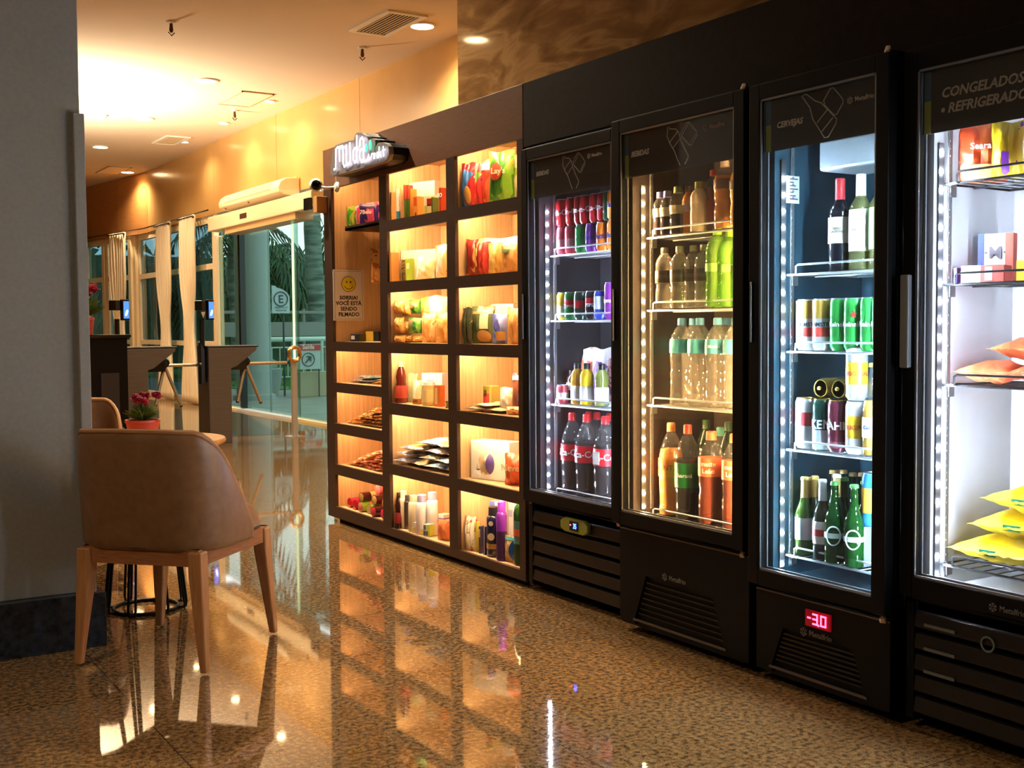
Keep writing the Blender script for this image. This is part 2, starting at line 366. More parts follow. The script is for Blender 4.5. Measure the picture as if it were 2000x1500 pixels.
def grille(x, y, sx, sy, label, dark):
    t = thing('ceiling_grille', label, 'air vent', (x, y, 3.97))
    f = MB()
    for a in ((-sx, sx, -sy, -sy+.05), (-sx, sx, sy-.05, sy), (-sx, -sx+.05, -sy+.05, sy-.05), (sx-.05, sx, -sy+.05, sy-.05)): f.box(x+a[0], x+a[1], y+a[2], y+a[3], 3.982, 3.998)
    f.build('grille_frame', M_trimring, t, smooth=False)
    MB().box(x-sx+.05, x+sx-.05, y-sy+.05, y+sy-.05, 3.992, 3.998).build('duct_shade', mat('duct_shade_dark', S(40, 25, 18), .9), t, smooth=False)  # flat dark sheet stands in for the shade inside the duct
    s = MB(); n = 8 if dark else 10
    for i in range(n):
        xx = x-sx+.06+(2*sx-.12)*(i+.5)/n; s.box(xx-(.006 if dark else .009), xx+(.006 if dark else .009), y-sy+.05, y+sy-.05, 3.987, 3.990)
    s.build('slat', mat('cream_slat', S(225, 200, 160), .6), t, smooth=False)
grille(4.79, 9.72, .2, .42, 'square ceiling grille with dark slots near the stone wall', 1)
grille(4.94, 17.3, .18, .4, 'small pale ceiling grille in the distance above the windows', 0)
def hatch(x, y, sx, sy, label):
    t = thing('ceiling_hatch', label, 'hatch', (x, y, 3.985))
    f = MB()
    for a in ((-sx, sx, -sy, -sy+.02), (-sx, sx, sy-.02, sy), (-sx, -sx+.02, -sy, sy), (sx-.02, sx, -sy, sy)): f.box(x+a[0], x+a[1], y+a[2], y+a[3], 3.985, 3.998)
    f.build('hatch_frame', mat('hatch_edge', S(205, 175, 130), .7), t, smooth=False)
    MB().box(x-sx+.025, x+sx-.025, y-sy+.025, y+sy-.025, 3.99, 3.998).build('hatch_door', M_wht_paint, t, smooth=False)
hatch(4.85, 13.77, .2, .45, 'closed square ceiling hatch in the middle of the ceiling'); hatch(4.99, 21.05, .2, .5, 'closed ceiling hatch above the far windows')
def sprinkler(x, y, label):
    t = thing('sprinkler', label, 'sprinkler', (x, y, 3.86), 0, 'ceiling sprinklers')
    MB().lathe(x, y, [(.012, 3.9), (.02, 3.92), (.014, 3.97), (.014, 3.98)], 10).tube([(x-.03, y, 3.9), (x, y, 3.87), (x+.03, y, 3.9)], .006, 6).build('sprinkler_head', mat('bronze_fitting', S(90, 60, 38), .4, .6), t)
    MB().lathe(x, y, [(.045, 3.985), (.045, 3.998)], 14).build('sprinkler_plate', M_trimring, t)
sprinkler(3.07, 10.67, 'bronze sprinkler head alone at the upper left of the ceiling'); sprinkler(4.98, 10.68, 'bronze sprinkler head below the dark slotted grille')
sprinkler(4.98, 14.56, 'tiny sprinkler head just past the square hatch'); sprinkler(4.3, 21.8, 'tiny sprinkler head at the far left of the ceiling')
dt = thing('smoke_detector', 'pale round smoke detector on the brightest part of the ceiling', 'smoke detector', (3.58, 15.73, 3.95))
MB().lathe(3.58, 15.73, [(.05, 3.95), (.07, 3.97), (.08, 3.998)], 18).build('detector_body', M_white, dt)

# air curtain, exit sign on the panel wall
ac = thing('air_curtain', 'long cream air curtain mounted above the sliding doors', 'air curtain', (5.3, 15, 2.86))
prof = [(5.545, 2.86), (5.33, 2.87), (5.27, 2.9), (5.26, 2.96), (5.29, 3.03), (5.36, 3.08), (5.545, 3.09)]
MB().prism(prof, 13.8, 16.15, 1).build('casing', M_cream, ac, bevel=.01)
MB().prism([(5.262, 2.945), (5.257, 2.96), (5.285, 3.032), (5.31, 3.05), (5.315, 3.04), (5.29, 3.0)], 14.1, 15.9, 1).build('intake_grille', noisemat('perforated_grille', [(.45, S(190, 160, 120)), (.55, S(225, 198, 155))], nscale=160, rough=.6), ac, smooth=False)
for yy in (15.0, 15.95): MB().ball((5.3, yy, 2.885), .016, 8, 5).build('control_knob', mat('brown_knob', S(110, 70, 40), .4), ac)
ex = thing('exit_sign', 'small green lettered exit sign beside the air curtain', 'sign', (5.53, 14.1, 2.96))
MB().box(5.53, 5.548, 13.88, 14.32, 2.96, 3.11).build('sign_plate', mat('glow_sign_plate', S(205, 200, 110), .5), ex, smooth=False)
M_exg = mat('exit_green', S(60, 110, 50), .5)
b = MB()
for a in ((13.9, 14.3, 3.09, 3.095), (13.9, 14.3, 2.975, 2.98), (13.9, 13.905, 2.975, 3.095), (14.295, 14.3, 2.975, 3.095)): b.box(5.526, 5.53, *a)
b.build('sign_border', M_exg, ex, smooth=False)
text('SAÍDA', .1, M_exg, ex, 'sign_lettering', world_M=at(5.528, 14.1, 3.045)); text('→', .08, M_exg, ex, 'sign_arrow', world_M=at(5.528, 14.1, 2.995))

# curtains
def curtain(A, B, label, off=.14):
    d = (B-A); L = d.length; d.normalize(); n = Vector((d.y, -d.x))
    if n.x > 0: n = -n
    t = thing('curtain', label, 'curtain', (A.x, A.y, 0.02), 0, 'white curtains along the window wall')
    c = (A+B)/2
    def fn(u, v):
        z = .02+v*2.95
        pinch = 1-.42*math.exp(-((z-1.25)/.55)**2) if z < 2.6 else 1
        s = (u-.5)*L*pinch; fold = .035*math.sin(u*PI*2*7)*(.4+.6*pinch)
        p = c+d*s+n*(off+fold+.01*math.sin(z*3+u*9)); return (p.x, p.y, z)
    MB().grid(fn, 70, 26).build('curtain_fabric', mat('ivory_voile', S(236, 214, 176), .9), t, solid=.004)
    a = c-d*L*.5+n*off*1.25; e = c+d*L*.5+n*off*1.25
    MB().tube([(a.x, a.y, 2.93), (a.x+.0, a.y, 2.945), (e.x, e.y, 2.945)], .012, 6).ball((a.x, a.y, 2.93), .02, 8, 5).build('curtain_rod', mat('dark_rod', S(70, 45, 30), .4, .5), t)
curtain(Vector((5.58, 17.85)), Vector((5.58, 18.72)), 'ivory curtain nearest the sliding doors, pinched at its middle')
curtain(Vector((5.58, 19.2)), Vector((5.58, 20.1)), 'ivory curtain hanging just above the right end of the left turnstile')
curtain(P1.lerp(P2, .17), P1.lerp(P2, .37), 'ivory curtain behind the left turnstile card reader')
curtain(P1.lerp(P2, .66), P1.lerp(P2, .93), 'ivory curtain at the far left beside the pillar')
cr = MB().tube([(5.47, 17.3, 2.99), (5.47, 21, 2.99), (P2.x-.08, P2.y, 2.99)], .012, 6).build('curtain_track', mat('dark_rod', S(70, 45, 30), .4, .5))
tag(cr, 'thin dark curtain track running along the top of the windows', 'curtain rail')

# ------------------------------------------------------------------ outside
structure(MB().box(5.62, 40, -5, 60, -.12, -.02).build('floor_terrace', noisemat('damp_concrete', [(.3, S(120, 132, 130)), (.7, S(160, 172, 168))], nscale=2, rough=.35), smooth=False))
gr = MB().box(7.6, 30, 21.5, 60, -.02, .0)
for _ in range(2600):
    x = random.uniform(7.7, 14); y = random.uniform(21.6, 30); h = random.uniform(.06, .16)
    gr.add([(x, y, 0), (x+.03, y, 0), (x+random.uniform(-.05, .08), y+random.uniform(-.03, .03), h)], [(0, 1, 2)])
g = gr.build('lawn', noisemat('lawn_green', [(.3, S(40, 90, 40)), (.7, S(80, 150, 70))], nscale=14, rough=.8), smooth=False); tag(g, 'strip of green lawn seen through the glass doors', 'grass'); g['kind'] = 'stuff'
cl = tag(MB().lathe(6.75, 19.0, [(.36, -.02), (.36, .06), (.30, .08), (.29, 4.2)], 28).build('column', mat('pale_column', S(150, 165, 162), .6)), 'round pale column standing outside the glass doors', 'column')
pt = thing('planter', 'pale ribbed planter at the foot of the outside column', 'planter', (7.3, 19.9, -.02))
MB().lathe(7.3, 19.9, [(.2, -.02), (.26, .2), (.28, .42), (.3, .46), (.24, .47)], 20).build('planter_bowl', mat('pale_stone', S(165, 178, 175), .7), pt)
b = MB()
for k in range(14):
    a = k*.45; b.ball((7.3+.14*math.cos(a), 19.9+.14*math.sin(a), .52+.05*math.sin(k)), .08, 7, 5)
b.build('planter_foliage', mat('grey_leaf', S(120, 150, 140), .8), pt)
# railing
rl = thing('railing', 'white tubular railing with thin balusters beyond the doors', 'railing', (7.2, 20, -.02))
M_rail = mat('white_rail_paint', S(190, 215, 205), .45)
MB().tube([(7.1, 20.0, .99), (11, 20.0, .99)], .045, 10).tube([(7.1, 20.0, .84), (11, 20.0, .84)], .015, 6).tube([(7.1, 20.0, .3), (11, 20.0, .3)], .015, 6).build('handrail', M_rail, rl)
for x in (7.15, 7.85, 8.42, 9.2, 10): MB().tube([(x, 20, -.02), (x, 20, .98)], .032, 8).build('post', M_rail, rl)
k = 7.3
while k < 10.9:
    MB().tube([(k, 20, .3), (k, 20, .84)], .011, 5).build('baluster', M_rail, rl); k += .15
# trees
M_bark = noisemat('palm_bark', [(.35, S(70, 88, 80)), (.65, S(120, 140, 128))], scale=(1, 1, 6), nscale=3, rough=.9)
M_frond = noisemat('frond_green', [(.3, S(14, 48, 34)), (.55, S(40, 84, 50)), (.75, S(90, 120, 60))], nscale=3, rough=.6)
def palm(x, y, h, label, r=.2, nf=22, droop=1.0, fl_=1.9):
    t = thing('palm_tree', label, 'tree', (x, y, -.02), 0, 'palms beyond the railing')
    MB().tube([(x, y, -.02), (x+.05, y, h*.3), (x-.03, y, h*.65), (x, y, h)], [r*1.25, r, r*.95, r*.8], 14).build('trunk', M_bark, t)
    b = MB()
    for k in range(nf):
        a = 2*PI*k/nf+random.uniform(-.2, .2); el = random.uniform(-.2, 1.1); prev = []
        for q in range(9):
            s = q/8*fl_; rr = s*math.cos(el); zz = h+s*math.sin(el)-droop*.42*s*s
            prev.append(Vector((x+rr*math.cos(a), y+rr*math.sin(a), zz)))
        side = Vector((-math.sin(a), math.cos(a), 0))
        for q in range(1, 8):
            for sg in (-1, 1):
                for o_ in (0, .5):
                    p = prev[q].lerp(prev[q+1], o_); tip = p+side*sg*.42*(1-.5*abs(q-3.5)/4)+(prev[q+1]-prev[q])*1.1+Vector((0, 0, -.22))
                    w_ = (prev[q+1]-prev[q])*.18
                    b.add([p-w_, p+w_, tip], [(0, 1, 2)])
    b.build('fronds', M_frond, t, smooth=False)
palm(9.95, 24, 5.2, 'thick palm trunk standing right of the door edge', .2)
palm(10.4, 28.5, 3.0, 'bushy low palm with drooping fronds behind the round sign', .16, 40, 1.0, 2.3)
palm(8.6, 25.5, 3.4, 'slender palm behind the outside column', .1, 26)
palm(14.5, 31, 4.4, 'distant palm at the back of the garden', .2, 30, 1.0, 2.6)
palm(7.9, 29, 2.6, 'short dark palm left in the garden', .12, 34, 1.0, 2.0)
# dark hedge and low wall behind
hb = MB()
for _ in range(1500):
    x = random.uniform(6, 26); y = random.uniform(33.2, 35); z = random.uniform(.3, 3.6); s = random.uniform(.15, .4)
    a = random.uniform(0, 6.28); hb.add([(x, y, z), (x+s*math.cos(a), y-.1, z+s*math.sin(a)), (x-s*math.sin(a)*.5, y-.05, z+s*math.cos(a)*.5)], [(0, 1, 2)])
hb.box(5.8, 26, 34, 35.2, -.02, 3.3)
tag(hb.build('hedge', M_frond, smooth=False), 'tall dark green hedge closing the garden', 'hedge')
tag(MB().box(7.5, 20, 23.2, 23.4, 1.02, 1.32).box(7.5, 20, 23.25, 23.35, 1.5, 1.56).build('shelter_beam', mat('grey_beam', S(130, 135, 132), .6), smooth=False), 'grey horizontal beam crossing behind the round parking sign', 'beam')
sh = thing('shelter_posts', 'pair of thin grey posts holding the grey beam', 'post', (8.2, 23.3, -.02))
for x in (8.1, 9.4, 10.9): MB().tube([(x, 23.3, -.02), (x, 23.3, 1.6)], .04, 8).build('post', mat('grey_beam', S(130, 135, 132), .6), sh)
# outdoor signs
M_sgn = mat('pale_sign', S(185, 205, 205), .5); M_sgd = mat('dark_sign_print', S(60, 72, 80), .5)
es_ = thing('parking_sign', 'pale sign with a circled letter E, one corner cut round', 'sign', (7.45, 19.5, -.02))
pl = [(7.28, 1.46), (7.61, 1.46), (7.61, 1.72)]+[(7.61-.33*(1-math.cos(a)), 1.72+.2*math.sin(a)) for a in [x*PI/12 for x in range(1, 6)]]+[(7.35, 1.94), (7.28, 1.95)]
MB().prism(pl, 19.5, 19.52, 1).build('sign_plate', M_sgn, es_, smooth=False)
MB().tube([(7.445+.125*math.cos(a*PI/12), 19.49, 1.71+.125*math.sin(a*PI/12)) for a in range(24)], .01, 5, closed=True).build('sign_ring', M_sgd, es_)
text('E', .2, M_sgd, es_, 'sign_letter', world_M=Matrix.Translation((7.445, 19.495, 1.70)), bold=.004)
MB().tube([(7.5, 19.53, -.02), (7.5, 19.53, 1.6)], .018, 6).build('sign_post', M_sgd, es_)
text('PERMITIDO P/', .04, M_sgd, es_, 'sign_lettering', world_M=Matrix.Translation((7.445, 19.495, 1.555))); text('VISITANTES', .04, M_sgd, es_, 'sign_lettering', world_M=Matrix.Translation((7.445, 19.495, 1.505)))
ss = thing('direction_sign', 'pale panel with red Saída banner and diagonal arrow in a ring', 'sign', (7.75, 19, -.02))
MB().box(7.51, 7.97, 19.0, 19.02, .47, .91).build('sign_panel', M_sgn, ss, smooth=False)
MB().box(7.51, 7.97, 18.99, 19.0, .80, .9).build('sign_banner', mat('sign_red', S(205, 60, 65), .5), ss, smooth=False)
text('Saída', .11, M_white, ss, 'sign_lettering', world_M=Matrix.Translation((7.74, 18.988, .86)), bold=.002)
MB().tube([(7.74+.115*math.cos(a*PI/14), 18.99, .64+.115*math.sin(a*PI/14)) for a in range(28)], .008, 5, closed=True).build('sign_ring', M_sgd, ss)
MB().prism([(7.675, .585), (7.69, .57), (7.775, .655), (7.775, .61), (7.795, .6), (7.795, .70), (7.70, .70), (7.71, .68), (7.758, .68)], 18.985, 18.995, 1).build('sign_arrow', mat('arrow_teal', S(30, 75, 85), .5), ss, smooth=False)
MB().tube([(7.53, 19.03, -.02), (7.53, 19.03, .5)], .012, 6).tube([(7.95, 19.03, -.02), (7.95, 19.03, .5)], .012, 6).build('sign_leg', M_sgd, ss)
tag(MB().box(7.6, 13, 19.1, 19.3, -.02, .42).build('low_wall', mat('beige_low_wall', S(178, 172, 145), .8), smooth=False, bevel=.01), 'low beige wall under the direction sign outside', 'wall')
# ------------------------------------------------------------------ overhead fascia and shelf unit
D = 2.83
fa = MB().box(D, 3.24, -2.5, 4.385, 2.0, 2.285).build('overhead_fascia', M_fascia, smooth=False, bevel=.002); tag(fa, 'long black fascia board running above the four glass door coolers', 'panel')
M_led = mat('warm_led_strip', S(255, 225, 170), .4, emit=S(255, 222, 168), es=75)
M_led2 = mat('dim_led_strip', S(255, 225, 170), .4, emit=S(255, 212, 155), es=34)
su = thing('shelf_unit', 'brown market shelf unit with three lit columns of cubbies', 'shelf', (2.83, 5.53, 0))
ZT = [2.04, 1.725, 1.39, 1.055, .715, .38]       # underside of the front lips
ZB = [1.785, 1.448, 1.112, .778, .437, .075]     # board tops
COLS = [(5.878, 6.545), (5.104, 5.785), (4.441, 5.018)]
XB = 3.17
MB().box(D, D+.02, 4.39, 6.66, 2.04, 2.285).box(D+.02, 3.24, 4.39, 6.66, 2.14, 2.285).build('header_panel', noisemat('brown_header', [(.3, S(104, 68, 47)), (.7, S(116, 78, 55))], scale=(3, 3, 40), nscale=4, rough=.45), su, smooth=False, bevel=.002)
for y0, y1 in ((6.545, 6.66), (5.785, 5.878), (5.018, 5.104), (4.39, 4.441)):
    MB().box(D, D+.02, y0, y1, .03, 2.04).build('stile', M_wenge, su, smooth=False)
    m_ = (y0+y1)/2
    MB().box(D+.02, XB, y0, y1, .03, 2.14).build('upright_panel', M_oak, su, smooth=False)
MB().box(XB, 3.24, 4.39, 6.66, .03, 2.14).build('back_panel', M_oak, su, smooth=False)
MB().box(D+.05, 3.2, 4.45, 6.6, .0, .03).build('plinth', M_black, su, smooth=False)
for i, (y0, y1) in enumerate(COLS):
    if i == 0: rows = [(1.112, 1.055), (.862, .805), (.613, .553), (.360, .298), (.098, .03)]
    else: rows = [(ZB[k], ZT[k+1] if k < 5 else .03) for k in range(6)]
    for zt, zl in rows:
        MB().box(D+.02, XB, y0, y1, zt-.016, zt).build('shelf_board', M_oak, su, smooth=False)
        MB().box(D, D+.02, y0, y1, zl, zt+.001).build('shelf_lip', M_wenge, su, smooth=False)
    MB().box(D+.02, XB, y0, y1, 2.11, 2.13).build('top_board', M_oak, su, smooth=False)
    tops = [2.11]+[zt-.016 for zt, zl in rows[:-1]]
    for k, z in enumerate(tops):
        # LED tape tucked behind each lip
        MB().box(D+.022, D+.030, y0+.03, y1-.03, z-.012, z-.004).build('led_tape', M_led if i else M_led2, su, smooth=False)
# hooks and dark tray in the tall left cubby
MB().box(2.9, XB, 5.879, 6.5, 1.785, 1.80).box(2.9, 2.906, 5.879, 6.5, 1.785, 1.812).build('tray', mat('dark_tray', S(45, 28, 20), .5), su, smooth=False)
MB().tube([(3.17, 5.97, 1.672), (2.95, 5.97, 1.672), (2.945, 5.97, 1.682)], .004, 6).build('hook', M_chrome, su)
for i in range(2): MB().box(D+.06, D+.1, (6.6, 4.44)[i]-.02, (6.6, 4.44)[i]+.02, 0, .03).build('foot', M_white, su, smooth=False)

# filmed-area notice on the inner side panel (faces the aisle)
sm = thing('notice', 'white notice with yellow smiley face reading SORRIA! VOCÊ ESTÁ SENDO FILMADO', 'sign', (2.96, 6.54, 1.24))
NL, NR = on(1, 6.54, 651, 575).x, on(1, 6.54, 710, 575).x
NT = on(1, 6.54, 680, 527).z; NS = (NT-on(1, 6.54, 680, 626).z)/.305
MB().box(NL, NR, 6.539, 6.543, NT-.305*NS, NT).build('notice_sheet', mat('notice_paper', S(232, 222, 215), .5), sm, smooth=False)
nc = (NL+NR)/2; M_ink = mat('black_ink', S(25, 20, 20), .6)
b = MB()
for a in ((NL+.008, NR-.008, NT-.010, NT-.008), (NL+.008, NR-.008, NT-.297*NS, NT-.295*NS), (NL+.008, NL+.0095, NT-.297*NS, NT-.008), (NR-.0095, NR-.008, NT-.297*NS, NT-.008)): b.box(a[0], a[1], 6.538, 6.539, a[2], a[3])
b.build('notice_border', mat('notice_line', S(120, 110, 110), .6), sm, smooth=False)
MB().prism([(nc+.046*math.cos(k*PI/20), NT-.088+.046*math.sin(k*PI/20)) for k in range(40)], 6.536, 6.5385, 1).build('smiley_disc', mat('smiley_yellow', S(225, 205, 40), .5), sm, smooth=False)
MB().tube([(nc+.046*math.cos(k*PI/20), 6.536, NT-.088+.046*math.sin(k*PI/20)) for k in range(40)], .0014, 5, closed=True).build('smiley_outline', M_ink, sm)
e = MB()
for q in (-.013, .013): e.ball((nc+q, 6.536, NT-.075), .006, 8, 6, sc=(.8, .3, 1.1))
e.build('smiley_eyes', M_ink, sm)
MB().tube([(nc+.028*math.cos(a), 6.5355, NT-.09+.028*math.sin(a)) for a in [PI+.35+x*(PI-.7)/12 for x in range(13)]], .0018, 5).build('smiley_mouth', M_ink, sm)
for k, s_ in enumerate(('SORRIA!', 'VOCÊ ESTÁ', 'SENDO', 'FILMADO')):
    text(s_, .033, M_ink, sm, 'notice_lettering', world_M=Matrix.Translation((nc, 6.5375, NT-.172-.034*k)), bold=.0008)

# ------------------------------------------------------------------ illuminated market sign
sg = thing('shop_sign', 'illuminated white letter sign with two green leaves on the shelf header', 'sign', (2.83, 5.9, 2.0))
M_sw = mat('sign_acrylic_lit', S(255, 250, 255), .4, emit=S(240, 235, 255), es=2.2)
M_sgn2 = mat('sign_leaf_lit', S(90, 220, 160), .4, emit=S(70, 225, 150), es=.9)
M_sgb = mat('sign_halo_acrylic', S(112, 108, 108), .4)
XS = 2.70
def sp(px, py, X=XS): q = on(0, X, px, py); return (X, q.y, q.z)
def z2(x, y): return (640+x*.065, 255+y*.065)      # from the enlarged view
strokes = [[(190, 1170), (240, 1150), (245, 560), (300, 500), (350, 520), (360, 930)], [(330, 510), (440, 470), (455, 560), (465, 1000), (500, 1080), (560, 1040), (560, 420)],
 [(560, 1000), (620, 1010), (675, 930), (665, 360)], [(870, 140), (870, 900)], [(865, 560), (800, 530), (765, 640), (765, 860), (810, 960), (870, 920)],
 [(960, 500), (980, 260), (1040, 210), (1080, 300), (1080, 860)], [(1070, 560), (1010, 560), (960, 640), (960, 830), (1010, 920), (1070, 880)]]
def flat_stroke(mb, pts, w_, x0, x1):
    P = [sp(*z2(*p)) for p in pts]
    n0 = len(mb.v); mb.tube([(x0, p[1], p[2]) for p in P], w_, 10)
    mb.v[n0:] = [(x0+(v[0]-x0)*.3, v[1], v[2]) for v in mb.v[n0:]]
b = MB(); h = MB()
for st in strokes: flat_stroke(b, st, .0072, XS, 0)
small = [(1180, 900), (1230, 720), (1260, 880)], [(1290, 870), (1320, 700), (1380, 690), (1390, 850)], [(1410, 850), (1420, 670)], [(1490, 830), (1490, 640)], [(1530, 820), (1545, 480)], [(1550, 700), (1600, 640)], [(1560, 700), (1610, 790)], [(1680, 780), (1670, 470)], [(1640, 600), (1720, 570)], [(1000, 960), (1210, 880)]
for st in small: flat_stroke(b, list(st), .0045, XS, 0)
b.build('sign_letters', M_sw, sg)
lf = MB()
for cx, cyy, rw, rh in ((1180, 520, .011, .022), (1300, 430, .011, .028)):
    p = sp(*z2(cx, cyy)); lf.ball((XS-.004, p[1], p[2]), 1, 10, 8, sc=(.006, rw, rh))
lf.build('sign_leaves', M_sgn2, sg)
# black backing box behind the letters
pl = [z2(*q) for q in [(70, 1290), (150, 1370), (340, 1340), (1100, 1130), (1690, 950), (1800, 860), (1850, 700), (1830, 480), (1760, 390), (1640, 350), (1500, 370), (1440, 480), (1430, 270), (1340, 230), (1230, 300), (1180, 170), (1060, 110), (1000, 60), (900, 50), (820, 110), (780, 280), (620, 300), (400, 370), (230, 440), (150, 560), (90, 1000)]]
pts = [sp(p[0], p[1], XS+.012) for p in pl]
MB().prism([(p[1], p[2]) for p in pts], XS+.012, XS+.04, 0).build('sign_front_plate', M_sgb, sg, smooth=False, bevel=.003)
MB().prism([(p[1], p[2]) for p in pts], XS+.04, D, 0).build('sign_backing_box', M_black, sg, smooth=False)
MB().tube([(D-.005, 6.45, 2.28), (D-.006, 6.46, 2.15), (D-.005, 6.45, 2.05)], .0025, 5).build('sign_cable', M_white, sg)

# security camera on the shelf edge
sc_ = thing('security_camera', 'white dome shaped security camera with black face on the shelf corner', 'camera', (2.8, 6.5, 2.0))
MB().lathe(0, 0, [(.03, 0), (.032, .008), (.018, .02)], 18, M=Matrix.Translation((2.83, 6.44, 2.04)) @ Matrix.Rotation(-PI/2, 4, 'Y')).build('mount_plate', M_white, sc_)
MB().tube([(2.82, 6.44, 2.04), (2.78, 6.5, 2.04), (2.75, 6.54, 2.05)], .007, 8).build('mount_arm', M_white, sc_)
MB().ball((2.74, 6.56, 2.06), .04, 18, 12).build('camera_shell', M_white, sc_)
MB().lathe(0, 0, [(.031, 0), (.03, .008), (.02, .012)], 18, M=Matrix.Translation((2.728, 6.527, 2.055)) @ Matrix.Rotation(PI/2+.15, 4, 'X') @ Matrix.Rotation(-.35, 4, 'Y')).build('camera_face', M_blackgloss, sc_)
cbx = MB().box(2.76, 2.83, 6.60, 6.655, 1.9, 2.0).build('control_box', mat('tan_box', S(190, 140, 85), .5), smooth=False, bevel=.003); tag(cbx, 'small tan intercom box below the security camera', 'intercom')

# ------------------------------------------------------------------ coolers
ICON_BOT = [[(-.36, 1), (-.33, .8), (-.36, .55), (-.26, .2), (-.05, -.25), (.08, -.7), (.18, -.98)], [(-.26, .98), (-.24, .86), (0, .80), (.12, .62), (.22, .2), (.38, -.25), (.52, -.6), (.5, -.75), (.38, -.98)], [(-.26, .2), (.1, .66)], [(-.12, -.12), (.2, .3)]]
ICON_CAN = [[(.22, .55), (.45, .98), (.55, .98), (.86, .45), (.87, .28), (.66, -.12), (.58, -.12), (.26, .35), (.22, .55)], [(.3, .48), (.53, .92)], [(.62, -.02), (.83, .35)]]
ICON_BEER = [[(-.36, .98), (-.3, 1), (-.05, .62), (.1, .5), (.52, -.3), (.5, -.5), (.3, -.98), (.2, -.98), (-.12, -.1), (-.2, .4), (-.42, .95), (-.36, .98)], [(0, -.3), (.3, .2)], [(.12, -.72), (.42, -.22)]]
M_line = mat('grey_line_print', S(205, 196, 184), .5)
M_logo = mat('grey_logo_print', S(120, 112, 104), .5)
def snow(mb, x, y, z, r):
    for k in range(6):
        a = k*PI/3; mb.tube([(x, y+.25*r*math.sin(a), z+.25*r*math.cos(a)), (x, y+r*math.sin(a), z+r*math.cos(a))], r*.12, 5)
        for d_ in (-.35, .35):
            mb.tube([(x, y+.6*r*math.sin(a), z+.6*r*math.cos(a)), (x, y+.95*r*math.sin(a+d_), z+.95*r*math.cos(a+d_))], r*.09, 5)
def logo(x, y, z, s, parent, m=None):
    b = MB(); snow(b, x-.001, y, z, s*.55); b.build('logo_snowflake', m or M_logo, parent)
    text('Metalfrio', s, m or M_logo, parent, 'logo_lettering', world_M=at(x-.001, y-s*.9, z), align='LEFT', bold=s*.012)
def rack(parent, xf, y0, y1, z, dark=False, rail=.032, name='rack'):
    b = MB(); xb = 3.16
    b.tube([(xf, y0, z), (xf, y1, z), (xb, y1, z), (xb, y0, z)], .0042, 6, closed=True)
    n = 14
    for k in range(1, n): y = y0+(y1-y0)*k/n; b.tube([(xf, y, z), (xb, y, z)], .0022, 5)
    b.tube([(xf+.13, y0, z-.004), (xf+.13, y1, z-.004)], .003, 5)
    yy = (y0+.04, y1-.04)
    b.tube([(xf-.004, yy[0], z), (xf-.004, yy[0], z+rail*.85), (xf-.004, yy[0]+.01, z+rail), (xf-.004, yy[1]-.01, z+rail), (xf-.004, yy[1], z+rail*.85), (xf-.004, yy[1], z)], .0034, 6)
    b.build(name, M_wireb if dark else M_wire, parent)
    for y in (y0-.006, y1+.006):
        MB().box(xf+.02, xf+.045, y-.01, y+.01, z-.035, z+.002).build('rack_clip', M_alu, parent, smooth=False)
